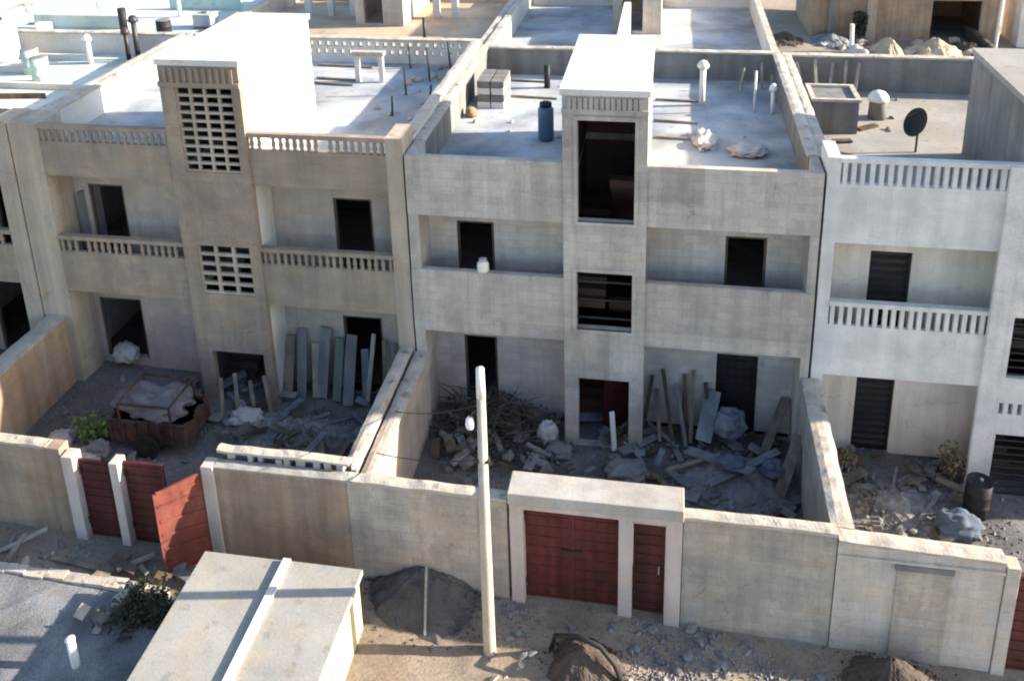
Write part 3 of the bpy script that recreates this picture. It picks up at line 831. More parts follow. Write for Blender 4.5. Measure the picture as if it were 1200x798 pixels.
# ------------------------------------------------------------------ hut with a flat roof in the foreground
hu = thing('hut', 'small cream hut with a flat pale cement roof crossed by a raised rib', 'hut', (-7.4, -9.3, 0))
hx0, hx1, hy0, hy1, hz = -9.12, -5.74, -12.5, -6.14, 1.6
MB().box(hx0 + .08, hx1 - .08, hy0 + .1, hy1 - .08, -.3, hz - .12).build('wall', M['hut_wall'], hu)
MB().box(hx0, -7.43, hy0, hy1, hz - .12, hz).build('roof_slab', M['hut'], hu, bevel=.015)
MB().box(-7.415, hx1, hy0, hy1, hz - .115, hz + .012).build('roof_slab', M['hut'], hu, bevel=.015)
MB().box(-7.41, -7.24, hy0 + .01, hy1 - .01, hz + .013, hz + .085).build('roof_rib', M['roof_white'], hu, bevel=.01)

# ------------------------------------------------------------------ heaps


def heap(name, label, cat, c, rx, ry, h, m, seed, pw=1.25):
    mb = MB(); n, k = 84, 30
    z0 = c[2]
    vs = [(c[0], c[1], z0 + h)]; fs = []
    for j in range(1, k + 1):
        q = j / k
        for i in range(n):
            a = 2 * PI * i / n
            wob = 1 + .26 * noise.noise(Vector((math.cos(a) * 1.4, math.sin(a) * 1.4, seed))) + .10 * noise.noise(Vector((math.cos(a) * 5, math.sin(a) * 5, seed)))
            x = c[0] + math.cos(a) * rx * q * wob; y = c[1] + math.sin(a) * ry * q * wob
            z = z0 + h * ((1 - q) ** 1.35 * .6 + (1 - q ** pw) * .4 * (1 - q) ** .4) - .06 * q ** 4 + h * .22 * noise.noise(Vector((x * 1.7, y * 1.7, seed))) * (1 - q * .4)
            z += .055 * noise.noise(Vector((x * 5, y * 5, seed))) + .035 * max(0, noise.noise(Vector((x * 12, y * 12, seed)))) + .02 * noise.noise(Vector((x * 27, y * 27, seed)))
            y = min(y, -4.99) if c[1] < -5 else y
            vs.append((x, y, z))
    nv = len(vs)
    fs += [(0, 1 + i, 1 + (i + 1) % n) for i in range(n)]
    for j in range(k - 1):
        for i in range(n):
            a = 1 + j * n + i; b = 1 + j * n + (i + 1) % n
            fs.append((a, a + n, b + n, b))
    mb.add(vs, fs)
    rq = random.Random(seed)
    for i in range(420):      # clods and spilled grains on and around the foot
        a = rq.uniform(0, 2 * PI); q = abs(rq.gauss(.98, .17)) if i < 320 else rq.uniform(.1, 1)
        x = c[0] + math.cos(a) * rx * q * 1.03; y = c[1] + math.sin(a) * ry * q * 1.03
        if c[1] < -5: y = min(y, -5.05)
        z = z0 + max(0, h * .85 * (1 - q)) - .02 if q < 1 else (gz(x) + gn(x, y) if abs(c[1]) < 8 else z0)
        k_ = rq.uniform(.012, .05) * (max(rx, .8) / 1.2) ** .5
        pts = [(x + k_ * math.cos(a + w), y + k_ * math.sin(a + w), z - .01) for w in (0, 2.1, 4.2)] + [(x, y, z + k_ * rq.uniform(.7, 1.3))]
        mb.add(pts, [(0, 1, 3), (1, 2, 3), (2, 0, 3)])
    o = mb.build(name, m, origin=(c[0], c[1], z0), smooth=False)
    return tag(o, label, cat)


heap('sand_heap', 'rounded heap of dark grey sand against the wall, left of the pole', 'heap', (-4.85, -5.12, .1), 1.45, 1.1, .62, M['sand'], 3, 2.2)
heap('earth_heap', 'brown earth heap in the street in front of the dark red gate', 'heap', (-1.35, -6.35, 0), 1.0, .75, .62, M['earth'], 5, 1.7)
heap('earth_heap', 'dark brown earth heap against the whitewashed boundary wall', 'heap', (4.45, -5.75, -.25), 1.25, .8, .75, M['earth'], 8, 1.6)
heap('scrap_heap', 'low blue-grey heap of spoil in the middle yard under scrap boards', 'heap', (1.9, -.75, .05), 1.7, 1.15, .45, M['sack_grey'], 11, 1.5)
heap('spoil_heap', 'low heap of grey spoil along the back of the tan house yard', 'heap', (-10.2, -.8, .33), 2.6, .75, .28, M['gravel'], 12, 1.4)
heap('spoil_heap', 'low heap of rubble spoil in the whitewashed house yard', 'heap', (5.6, -.9, -.25), 1.6, 1.3, .4, M['gravel'], 14, 1.5)

# ------------------------------------------------------------------ street and yard objects
st = MB().bar((-4.55, -6.15, .12), (-4.72, -5.2, .95), .05, .03).build('stake', M['wood_pale'])
tag(st, 'thin pale stick leaning on the grey sand heap', 'stick')
ho = MB().tube([(-2.0, -6.05, .05), (-1.9, -6.15, .55), (-1.45, -6.3, .78), (-1.0, -6.42, .72), (-.72, -6.52, .45), (-.55, -6.6, .02)], .05, 8).build('hose', M['black'], smooth=True)
tag(ho, 'thick black hose arched over the brown earth heap', 'hose')
wp = thing('bollard', 'short white post standing on the ground left of the hut', 'post', (-10.9, -8.1, .3))
MB().tube([(-10.9, -8.1, .1), (-10.93, -8.1, 1.15)], [.085, .08], 12).build('post', M['pvc'], wp, smooth=True)
MB().lathe((-10.93, -8.1, 1.15), [(.095, 0), (.095, .03), (.05, .07)], 12).build('post_cap', M['pvc'], wp, smooth=True)

for i, (a, c, m, lab) in enumerate([((-14.4, -5.85, .5), (-13.45, -5.3, .78), 'wood_pale', 'pale sunlit plank tilted on the rubble at the far left of the street'),
                                    ((-14.0, -6.05, .5), (-13.9, -5.45, .72), 'wood', 'short grey plank crossing the pale one at the far left'),
                                    ((-13.1, -5.75, .47), (-11.4, -5.9, .42), 'wood', 'long grey batten lying in the shaded street behind the kerb')]):
    o = MB().bar(a, c, .11, .03).build('plank', M[m]); tag(o, lab, 'plank')


def bush(name, label, c, rx, ry, h, m, n, seed, stem_mat='twig', leaf=.06):
    rr = random.Random(seed)
    root = thing(name, label, 'plant', c)
    s = MB(); lf_ = MB()
    tips = []
    for i in range(max(6, n // 60)):
        a = rr.uniform(0, 2 * PI); q = rr.uniform(.2, 1)
        p = Vector((c[0] + rx * q * math.cos(a), c[1] + ry * q * math.sin(a), c[2] + h * rr.uniform(.45, 1.0)))
        s.tube([Vector(c), (Vector(c) + p) / 2 + Vector((0, 0, .08)), p], [.018, .012, .005], 5)
        tips.append(p)
    for i in range(n):
        t = rr.choice(tips)
        p = Vector(c) + (t - Vector(c)) * rr.uniform(.45, 1.08) + Vector((rr.gauss(0, .09), rr.gauss(0, .09), rr.gauss(0, .08)))
        p.z = max(p.z, c[2] + .02)
        l = leaf * rr.uniform(.6, 1.5)
        m_ = Matrix.Translation(p) @ Euler((rr.uniform(-1, 1), rr.uniform(-1, 1), rr.uniform(0, 6.3))).to_matrix().to_4x4()
        lf_.add([m_ @ Vector(q) for q in [(0, -l, 0), (l * .55, 0, .012), (0, l, 0), (-l * .55, 0, .012)]], [(0, 1, 2, 3)])
    s.build('stem', M[stem_mat], root)
    lf_.build('foliage', m, root)
    return root


bush('shrub', 'bright green leafy shrub in the yard of the tan house', (-14.35, -2.1, .4), .55, .4, .75, M['leaf'], 700, 4)
bush('shrub', 'dark tangled shrub in shade between the hut and the street', (-10.35, -6.85, .35), .85, .65, .55, M['leaf_dark'], 1500, 5, leaf=.05)
bush('shrub', 'dry brown weed against the whitewashed house corner', (7.05, .15, -.25), .3, .3, 1.2, M['leaf_dry'], 350, 6, leaf=.05)
bush('shrub', 'small dry weed below the louvred ground floor door', (4.6, .3, -.2), .45, .3, .55, M['leaf_dry'], 300, 9, leaf=.045)

# red-brown cart with a load under a tarpaulin
ct = thing('cart', 'red-brown two-wheeled cart parked in the tan house yard', 'cart', (-12.7, -1.75, .38))
cb = MB()
cb.box(-13.75, -11.65, -2.35, -2.29, .75, 1.35); cb.box(-13.75, -11.65, -1.16, -1.1, .75, 1.35)
cb.box(-13.75, -13.69, -2.29, -1.16, .75, 1.35); cb.box(-11.71, -11.65, -2.29, -1.16, .75, 1.35)
cb.box(-13.69, -11.71, -2.29, -1.16, .75, .82)
for k in range(7):
    x = -13.7 + k * .33
    cb.box(x, x + .06, -2.39, -2.351, .74, 1.36)
cb.build('body', M['rust'], ct)
fr = MB()
for x in (-13.4, -12.0):
    fr.bar((x, -2.35, 1.3), (x, -2.35, 1.85), .05, .05); fr.bar((x, -1.12, 1.3), (x, -1.12, 1.85), .05, .05)
fr.bar((-13.4, -2.35, 1.85), (-12.0, -2.35, 1.85), .05, .05); fr.bar((-13.4, -1.12, 1.85), (-12.0, -1.12, 1.85), .05, .05)
fr.bar((-13.4, -2.35, 1.85), (-13.4, -1.12, 1.85), .05, .05); fr.bar((-12.0, -2.35, 1.85), (-12.0, -1.12, 1.85), .05, .05)
fr.build('rail', M['rust'], ct)
for y in (-2.48, -.97):
    wh = MB().tube([(-12.7, y - .05, .72), (-12.7, y + .05, .72)], .34, 20).build('wheel', M['black'], ct)
    MB().tube([(-12.7, y - .07, .72), (-12.7, y + .07, .72)], .12, 12).build('hub', M['dark_metal'], wh)
tp = MB().blob((-12.75, -1.72, 1.36), (.92, .52, .42), 3, .45, 4, flat=0, fr=2.2).build('tarpaulin', M['tarp'], smooth=True)
tag(tp, 'crumpled grey tarpaulin covering the load of the red-brown cart', 'tarpaulin')

# sacks
for (c, r, m, lab) in [((-15.2, -2.3, .5), (.34, .24, .22), 'sacking', 'white rubbish sack left of the green shrub'),
                       ((-14.2, -2.75, .45), (.4, .25, .2), 'sacking', 'white rubbish sack in front of the green shrub'),
                       ((-13.95, -2.6, .6), (.25, .22, .22), 'sack_grey', 'grey sack wedged between the shrub and the cart'),
                       ((-15.25, .9, .92), (.35, .25, .3), 'sacking', 'pale sack below the open ground floor window of the tan house'),
                       ((-10.75, -.9, .62), (.4, .28, .16), 'sacking', 'flat pale sack by the doorway of the tan house'),
                       ((-2.85, -.15, .32), (.24, .2, .36), 'sacking', 'upright white sack left of the grey house entrance'),
                       ((-2.5, -.6, .2), (.3, .22, .18), 'sack_grey', 'grey sack in front of the upright white one'),
                       ((1.75, .35, .75), (.36, .28, .36), 'scrap_blue', 'blue-grey bundle under the grille door of the grey house'),
                       ((1.75, -.95, .62), (.3, .25, .2), 'sack_blue', 'blue sack on the scrap heap, left one of two'),
                       ((2.75, -.85, .5), (.32, .22, .2), 'sack_blue', 'blue sack on the scrap heap, right one of two'),
                       ((6.75, -1.55, .0), (.45, .32, .3), 'sack_blue', 'blue rubbish sack in the whitewashed house yard'),
                       ((-.75, -1.1, .22), (.5, .3, .2), 'sack_grey', 'long grey sack in front of the grey house entrance')]:
    o = MB().blob(c, r, R.randint(1, 90), .32, 4, flat=-r[2] * .6, fr=1.9).build('sack', M[m], smooth=True)
    tag(o, lab, 'sack')

# boards leaning on the tan house
BO = [(-10.15, .30, 1.9, 'wood'), (-9.78, .26, 2.2, 'board_grey'), (-9.42, .22, 1.7, 'wood_pale'), (-9.08, .34, 2.3, 'board_grey'), (-8.7, .24, 1.95, 'board_green'),
      (-8.35, .3, 2.1, 'board_grey'), (-8.02, .2, 1.6, 'board_blue'), (-7.72, .12, 2.2, 'wood_pale'), (-7.45, .10, 2.0, 'wood'), (-7.2, .12, 1.9, 'board_grey')]
ORD = ['leftmost', 'second from left', 'third from left', 'fourth from left', 'fifth from left', 'sixth from left', 'seventh from left', 'eighth from left', 'second from right', 'rightmost']
CN = dict(wood='brown', board_grey='grey', wood_pale='pale wooden', board_green='greenish', board_blue='bluish')
for i, (x, w_, hh, m) in enumerate(BO):
    o = MB().bar((x + R.uniform(-.15, .15), .35 + R.uniform(-.25, .15), .36), (x, .92, .36 + hh * .84), w_, .035, PI / 2 * 0).build('board', M[m])
    tag(o, '%s board leaning on the tan house, %s of the row' % (CN[m], ORD[i]), 'board', 'boards leaning on the tan house')
for i in range(4):
    x = -11.8 + i * .42
    o = MB().bar((x + .35, -.9 + .1 * i, .4), (x, -.12, 1.15 + .2 * (i % 2)), .10, .03).build('plank', M['wood'])
    tag(o, 'grey plank leaning at the doorway of the tan house, %s of four' % ORD[i].replace('fourth from left', 'rightmost'), 'plank', 'planks at the tan house doorway')

# sticks in the middle yard
SO = [(-.3, 1.5, 'wood_dark'), (-.08, 1.1, 'wood'), (.12, 1.7, 'wood_dark'), (.34, 1.3, 'board_grey'), (.52, 1.6, 'wood_dark'), (.72, 1.25, 'wood_dark'), (.92, 1.75, 'wood'), (1.12, 1.4, 'wood_dark')]
SN = ['leftmost', 'second from left', 'third from left', 'fourth from left', 'fifth from left', 'sixth from left', 'second from right', 'rightmost']
SC = dict(wood_dark='dark', wood='brown', board_grey='grey')
for i, (x, hh, m) in enumerate(SO):
    o = MB().bar((x + R.uniform(-.2, .35), R.uniform(.1, .4), .12), (x + R.uniform(-.1, .1), .93, .1 + hh), .09, .05).build('timber', M[m])
    tag(o, '%s timber leaning on the grey house right of its entrance, %s of eight' % (SC[m], SN[i]), 'timber', 'timbers leaning on the grey house')
o = MB().bar((-1.12, -.25, .12), (-1.2, -.1, 1.15), .12, .05).build('stake', M['pvc']); tag(o, 'white stake standing in front of the grey house entrance', 'stake')
for i, (a, c, w_, m, lab) in enumerate([((.7, -.2, .3), (2.2, -1.3, .75), .3, 'board_grey', 'wide grey board sloping across the scrap heap'),
                                        ((1.2, -1.4, .35), (2.9, -.3, .6), .2, 'board_blue', 'bluish board lying on top of the scrap heap'),
                                        ((2.55, -.1, .2), (3.15, .9, 1.25), .22, 'scrap_brown', 'brown board propped in the right corner of the middle yard'),
                                        ((1.1, .1, .35), (1.35, .9, 1.3), .4, 'board_blue', 'bluish sheet propped left of the grille door'),
                                        ((.2, -.9, .2), (1.5, -.5, .5), .12, 'wood', 'narrow brown plank at the left foot of the scrap heap'),
                                        ((2.85, -1.3, .15), (3.32, -.6, 1.35), .28, 'scrap_brown', 'short brown board leaning on the rough yard wall')]):
    o = MB().bar(a, c, w_, .035).build('board', M[m]); tag(o, lab, 'board')

# brushwood heap
br = thing('brushwood_heap', 'heap of dark dry brushwood under the left ground floor door of the grey house', 'brushwood', (-4.4, .1, .1))
b = MB(); rr = random.Random(2)
for i in range(300):
    x = rr.gauss(-4.5, .8); y = rr.gauss(-.15, .6)
    x = min(max(x, -5.8), -2.9); y = min(max(y, -1.7), .95)
    hh = .1 + max(0, .85 * (1 - ((x + 4.4) / 1.6) ** 2)) * max(.1, 1 - ((y - .2) / 1.2) ** 2)
    z = .08 + rr.random() * hh
    a = rr.uniform(0, 2 * PI); l = rr.uniform(.3, .9); e = rr.uniform(-.3, .6)
    p = Vector((x, y, z)); q = p + Vector((math.cos(a) * l * math.cos(e), math.sin(a) * l * math.cos(e) * .6, l * math.sin(e)))
    q.y = min(q.y, .95); q.z = max(q.z, .08)
    b.tube([p, (p + q) / 2 + Vector((rr.uniform(-.06, .06), rr.uniform(-.06, .06), rr.uniform(-.03, .06))), q], [.018, .014, .006], 4)
b.build('branches', M['twig'], br)
lf = MB()
for i in range(1500):
    x = min(max(rr.gauss(-4.45, .7), -5.7), -3.0); y = min(max(rr.gauss(-.15, .6), -1.7), .9)
    hh = .1 + max(0, .95 * (1 - ((x + 4.4) / 1.6) ** 2)) * max(.1, 1 - ((y - .2) / 1.2) ** 2)
    p = Vector((x, y, .1 + rr.random() * hh)); l = rr.uniform(.025, .06)
    m_ = Matrix.Translation(p) @ Euler((rr.uniform(-1, 1), rr.uniform(-1, 1), rr.uniform(0, 6.3))).to_matrix().to_4x4()
    lf.add([m_ @ Vector(q) for q in [(0, -l, 0), (l * .5, 0, .01), (0, l, 0), (-l * .5, 0, .01)]], [(0, 1, 2, 3)])
lf.build('dry_leaves', M['leaf_dark'], br)

# drum, jar
dr = thing('drum', 'black metal drum beside the whitewashed house tower', 'drum', (7.4, -.75, -.25))
MB().lathe((7.4, -.75, -.25), [(.29, 0), (.29, .28), (.305, .3), (.29, .32), (.29, .58), (.305, .6), (.29, .62), (.29, .9), (.27, .9), (.26, .87)], 22).build('body', M['black'], dr, smooth=True)
MB().lathe((7.45, -.7, .62), [(.04, 0), (.04, .04)], 10).build('bung', M['steel'], dr)
ja = thing('jar', 'white plastic jar standing on the balcony parapet of the grey house', 'jar', (-4.42, .045, 4.85))
MB().lathe((-4.42, .045, 4.85), [(.13, 0), (.15, .05), (.15, .22), (.09, .28), (.08, .30)], 16).build('body', M['pvc'], ja, smooth=True)
MB().lathe((-4.42, .045, 5.15), [(.095, 0), (.095, .05), (.08, .06)], 14).build('lid', M['sacking'], ja, smooth=True)


# stones and loose blocks: individuals sharing a few meshes
def stones(name, label, cat, group, pts, m, sizes, shape='stone'):
    protos = []
    for k in range(5):
        if shape == 'stone':
            mb = MB().blob((0, 0, 0), (1, .8, .6), k * 3 + 1, .7, 1, fr=1.1)
        else:
            mb = MB().panel(-.2, .2, -.1, .1, -.1, .1, [(-.15, -.03, -.2, .2), (.03, .15, -.2, .2)])
        o = mb.build(name, m, origin=(0, 0, 0))
        protos.append(o)
    for i, p in enumerate(pts):
        o = protos[i] if i < 5 else protos[i % 5].copy()
        if i >= 5: COL.objects.link(o)
        s = R.uniform(*sizes)
        o.location = (p[0], p[1], p[2] + (s * .35 if shape == 'stone' else .1))
        o.scale = (s, s, s)
        o.rotation_euler = (R.uniform(-.5, .5), R.uniform(-.5, .5), R.uniform(0, 6.3)) if shape == 'stone' else (R.choice([0, PI / 2]) + R.uniform(-.15, .15), R.uniform(-.2, .2), R.uniform(0, 6.3))
        tag(o, label, cat, group)


def scat(n, x0, x1, y0, y1):
    out = []
    for i in range(n):
        x = R.uniform(x0, x1); y = R.uniform(y0, y1)
        out.append((x, y, gz(x) + gn(x, y)))
    return out


stones('rubble_stone', 'grey rubble stone lying along the foot of the boundary walls in the street', 'stone', 'rubble stones along the street',
       scat(58, -2.9, 3.9, -6.3, -5.1) + scat(8, -15, -12.5, -6.2, -5.2), M['stone'], (.04, .12))
stones('pale_stone', 'pale sunlit stone lying in the dusty street', 'stone', 'pale stones in the street',
       scat(30, -3, 5.8, -6.9, -6.2) + scat(8, -15, -13, -6.3, -5.6), M['stone_pale'], (.03, .11))
stones('rubble_stone', 'grey rubble stone lying in the yard of the whitewashed house', 'stone', 'rubble stones in the right yard',
       [(x, y, z + .2) for x, y, z in scat(38, 4.0, 7.4, -2.8, .9)], M['stone'], (.05, .15))
stones('rubble_stone', 'grey rubble stone lying in the littered yard of the grey house', 'stone', 'rubble stones in the middle yard',
       [(x, y, z + .05) for x, y, z in scat(28, -5.6, 3.2, -2.6, .9)], M['stone'], (.05, .15))
stones('rubble_stone', 'grey rubble stone lying in the littered yard of the tan house', 'stone', 'rubble stones in the left yard',
       [(x, y, z + .05) for x, y, z in scat(28, -15.8, -6.9, -2.8, .9)], M['stone'], (.05, .15))
stones('rubble_stone', 'grey rubble lump lying in the brushwood of the grey house yard', 'stone', 'rubble lumps in the brushwood',
       [(x, y, z + .2) for x, y, z in scat(40, -5.6, -2.6, -1.5, .7)], M['block'], (.07, .2))
stones('concrete_block', 'loose hollow concrete block lying in the middle yard', 'block', 'loose blocks in the middle yard',
       [(x, y, z + .08) for x, y, z in scat(16, -5.2, 3.0, -1.8, .8)], M['block'], (.9, 1.0), 'block')
stones('concrete_block', 'loose hollow concrete block lying in the tan house yard', 'block', 'loose blocks in the left yard',
       [(x, y, z + .08) for x, y, z in scat(14, -13, -7.2, -1.9, .7)], M['block'], (.9, 1.0), 'block')
stones('concrete_block', 'loose hollow concrete block lying in the whitewashed house yard', 'block', 'loose blocks in the right yard',
       [(x, y, z + .1) for x, y, z in scat(10, 4.1, 7.0, -1.9, .7)], M['block'], (.9, 1.0), 'block')


def gravel(label, n, x0, x1, y0, y1, s, dz=0.):
    mb = MB()
    for i in range(n):
        x = R.uniform(x0, x1); y = R.uniform(y0, y1)
        if noise.noise(Vector((x * .9, y * .9, 5))) < R.uniform(-.5, .3): continue
        z = gz(x) + gn(x, y) + dz; k = s * R.uniform(.4, 1.4)
        a = R.uniform(0, 6.3)
        pts = [(x + k * math.cos(a + q), y + k * math.sin(a + q), z) for q in (0, 2.1, 4.2)] + [(x + R.uniform(-.3, .3) * k, y + R.uniform(-.3, .3) * k, z + k * R.uniform(.6, 1.2))]
        mb.add(pts, [(0, 1, 3), (1, 2, 3), (2, 0, 3)])
    tag(mb.build('gravel', M['gravel'], origin=(x0, y0, 0)), label, 'gravel', None, 'stuff')


gravel('grey gravel strewn along the street below the dark red gate', 3500, -3.2, 4.2, -6.6, -5.05, .04)
gravel('fine gravel strewn over the left part of the street', 1800, -16, -9, -7.5, -5.05, .035)
gravel('gravel and crumbs of mortar over the tan house yard', 2200, -16.2, -6.8, -4.5, 1.1, .035, .03)
gravel('gravel and crumbs of mortar over the grey house yard', 2200, -5.9, 3.3, -4.5, 1.1, .035, .03)
gravel('gravel and crumbs of mortar over the whitewashed house yard', 2200, 3.8, 8.2, -4.5, 1.1, .04, .03)


# ------------------------------------------------------------------ things on the roofs
def pipe(label, x, y, z, h, r, m='pvc', cap=True):
    root = thing('vent_pipe', label, 'pipe', (x, y, z))
    MB().tube([(x, y, z), (x, y, z + h)], r, 10).build('pipe', M[m], root, smooth=True)
    if cap: MB().lathe((x, y, z + h), [(r * 1.9, -.06), (r * 2.0, .02), (r * 1.2, .14), (r * .4, .17)], 12).build('cowl', M[m], root, smooth=True)


z2 = 6.952
pipe('white vent pipe with a round cowl on the grey house roof, tallest there', 1.0, 6.9, z2, 1.25, .09)
pipe('slender white pipe near the party wall on the grey house roof', 2.5, 6.5, z2, 1.25, .035, cap=False)
pipe('short white vent pipe next to the party wall on the grey house roof', 3.0, 6.4, z2, .75, .06)
tk = thing('water_tank', 'slim blue plastic water drum with dark lid on the grey house roof', 'drum', (-3.3, 3.7, z2))
MB().lathe((-3.3, 3.7, z2), [(.2, 0), (.22, .05), (.22, .9), (.16, .98)], 18).build('body', M['tank_blue'], tk, smooth=True)
MB().lathe((-3.3, 3.7, z2 + .98), [(.17, 0), (.17, .1), (.1, .13)], 14).build('lid', M['black'], tk, smooth=True)
pipe('short black pipe stub standing on the grey house roof', -3.85, 8.1, z2, .75, .1, 'black', cap=False)
bs = thing('block_stack', 'stack of pale concrete blocks on the grey house roof', 'blocks', (-5.3, 6.5, z2))
for k in range(4):
    mb = MB()
    for i in range(2):
        for j in range(3):
            mb.box(-5.72 + i * .43 + R.uniform(0, .02), -5.32 + i * .43, 6.0 + j * .41, 6.4 + j * .41 - R.uniform(0, .03), z2 + .22 * k, z2 + .22 * k + .2)
    mb.build('course', M['block'] if k % 2 else M['roof_white'], bs)
BT = [((-5.6, 8.7), (-3.9, 8.6)), ((-4.9, 7.1), (-3.4, 7.0)), ((-.4, 7.2), (.9, 7.15)), ((-.4, 5.4), (.85, 5.3)), ((-.38, 4.1), (.9, 4.05))]
BL = ['brown batten lying at the back of the grey house roof, left of the stairhead', 'brown batten lying beside the block stack on the grey house roof',
      'rearmost of three brown battens right of the grey house stairhead', 'middle one of three brown battens right of the grey house stairhead', 'front one of three brown battens right of the grey house stairhead']
for (a, c), lab in zip(BT, BL):
    tag(MB().bar((a[0], a[1], z2 + .05), (c[0], c[1], z2 + .03), .07, .05).build('batten', M['wood']), lab, 'batten')
tag(MB().blob((2.1, 3.2, z2 + .1), (.45, .3, .14), 4, .5, 4, flat=-.05, fr=2.0).build('sack', M['sacking'], smooth=True), 'flat white sack at the front of the grey house roof', 'sack')
tag(MB().blob((1.0, 3.9, z2 + .06), (.26, .55, .13), 6, .5, 4, flat=-.06, fr=2.0).build('sack', M['sacking'], smooth=True), 'crumpled white sack below the tall vent pipe', 'sack')
tag(MB().blob((-5.75, 5.3, z2 + .1), (.16, .2, .16), 9, .5, 2, flat=-.1).build('rag', M['leaf_dry'], smooth=True), 'small brown rag bundle in front of the block stack', 'rag')

z3 = 6.702
bt = thing('roof_cistern', 'square dark grey cistern with pale rim on the whitewashed house roof', 'water tank', (4.6, 6.2, z3))
MB().box(4.0, 5.25, 5.6, 6.9, z3, z3 + .95).build('wall', M['dark_plaster_shade'], bt)
rim = MB(); rim.box(3.95, 5.3, 5.55, 5.68, z3 + .951, z3 + 1.03); rim.box(3.95, 5.3, 6.82, 6.95, z3 + .951, z3 + 1.03)
rim.box(3.95, 4.08, 5.68, 6.82, z3 + .951, z3 + 1.03); rim.box(5.17, 5.3, 5.68, 6.82, z3 + .951, z3 + 1.03)
rim.build('rim', M['cap'], bt)
vp = thing('roof_vent', 'short round vent with white domed cowl beside the dark cistern', 'vent', (6.05, 7.0, z3))
MB().lathe((6.05, 7.0, z3), [(.26, 0), (.24, .5), (.22, .55)], 16).build('shaft', M['block'], vp, smooth=True)
MB().lathe((6.05, 7.0, z3 + .55), [(.3, 0), (.29, .12), (.2, .24), (.06, .3)], 16).build('cowl', M['pvc'], vp, smooth=True)
ds = thing('satellite_dish', 'black satellite dish on the whitewashed house roof', 'dish', (6.55, 4.45, z3))
MB().tube([(6.55, 4.45, z3), (6.55, 4.45, z3 + .75)], .03, 8).build('mast', M['dark_metal'], ds)
dm = MB(); prof = [(.02, 0), (.16, .02), (.3, .07), (.4, .14), (.405, .13), (.3, .05), (.16, 0.0), (.02, -.02)]
dm.lathe((0, 0, 0), prof, 24)
mt = Matrix.Translation((6.55, 4.42, z3 + .82)) @ Matrix.Rotation(math.radians(-62), 4, 'Y') @ Matrix.Rotation(.35, 4, 'X')
dm.v = [tuple(mt @ Vector(p)) for p in dm.v]; dm.build('reflector', M['black'], ds, smooth=True)
MB().tube([mt @ Vector((.38, 0, .12)), mt @ Vector((.05, 0, .48))], .012, 6).build('feed_arm', M['dark_metal'], ds)
for i, (x, xx) in enumerate([(4.2, 4.0), (4.6, 4.55), (4.95, 5.1), (5.4, 5.5), (5.7, 5.9)]):
    o = MB().bar((x, 8.75, z3 + .02), (xx, 9.32, z3 + .95 + .1 * (i % 2)), .09, .04).build('plank', M['wood_pale'])
    tag(o, 'pale plank leaning on the dark back parapet behind the cistern, %s of five' % ['leftmost', 'second from left', 'middle one', 'second from right', 'rightmost'][i], 'plank', 'planks behind the cistern')
tag(MB().bar((5.35, 5.9, z3 + .04), (5.9, 6.3, z3 + .04), .2, .06).build('plank', M['wood_dark']), 'short dark board lying flat right of the cistern', 'plank')
tag(MB().bar((4.5, 4.9, z3 + .04), (5.0, 5.0, z3 + .04), .2, .06).build('plank', M['wood_dark']), 'short dark board lying flat in front of the cistern', 'plank')

z1 = 7.222
for i, (a, c, lab) in enumerate([((-11.9, 8.9), (-9.9, 8.8), 'brown batten lying at the back of the tan house roof'),
                                 ((-11.4, 7.5), (-10.0, 7.4), 'brown batten in the middle of the tan house roof'),
                                 ((-11.3, 7.0), (-9.95, 6.9), 'brown batten nearest the tan house stairhead')]):
    tag(MB().bar((a[0], a[1], z1 + .05), (c[0], c[1], z1 + .03), .08, .06).build('batten', M['wood']), lab, 'batten')
ch = thing('tank_stand', 'small pale concrete tank stand on the tan house roof', 'stand', (-9.6, 7.5, z1))
MB().box(-10.0, -9.85, 7.3, 7.45, z1, z1 + .9).build('post', M['roof_white'], ch); MB().box(-9.2, -9.05, 7.3, 7.45, z1, z1 + .9).build('post', M['roof_white'], ch)
MB().box(-10.05, -9.0, 7.25, 7.5, z1 + .901, z1 + 1.03).build('beam', M['cap'], ch)
stones('rubble_stone', 'rubble lump lying along the party wall on the tan house roof', 'rubble', 'rubble along the party wall',
       [(R.uniform(-8.6, -6.7), R.uniform(4, 9.2), z1) for _ in range(20)], M['stone_pale'], (.06, .16))
gt = thing('water_tank', 'round grey water tank at the left edge on the leftmost roof', 'water tank', (-23.6, 8.4, 7.302))
MB().lathe((-23.6, 8.4, 7.302), [(.6, 0), (.62, .1), (.62, 1.2), (.5, 1.38), (.2, 1.45)], 24).build('body', M['tank_grey'], gt, smooth=True)
MB().lathe((-23.6, 8.4, 8.75), [(.22, 0), (.22, .08), (.15, .1)], 16).build('lid', M['black'], gt, smooth=True)
pipe('black pipe stub on the roof behind the leftmost house', -21.6, 12.9, 7.102, 1.0, .16, 'black', cap=False)
pipe('dark vent pipe beside the tan house stair tower, taller of two', -18.4, 8.6, 7.302, 1.5, .09, 'dark_metal')
pipe('dark vent pipe beside the tan house stair tower, shorter of two', -18.9, 8.8, 7.302, 1.0, .08, 'dark_metal')
for i, (x0_, y_, lab) in enumerate([(-24.0, 7.0, 'front one of three low pale kerbs on the leftmost roof'), (-23.5, 8.5, 'middle one of three low pale kerbs on the leftmost roof'), (-22.0, 5.4, 'rear one of three low pale kerbs on the leftmost roof')]):
    tag(MB().box(x0_, x0_ + 3.2, y_, y_ + .15, 7.302, 7.5).build('roof_kerb', M['roof_white']), lab, 'kerb')

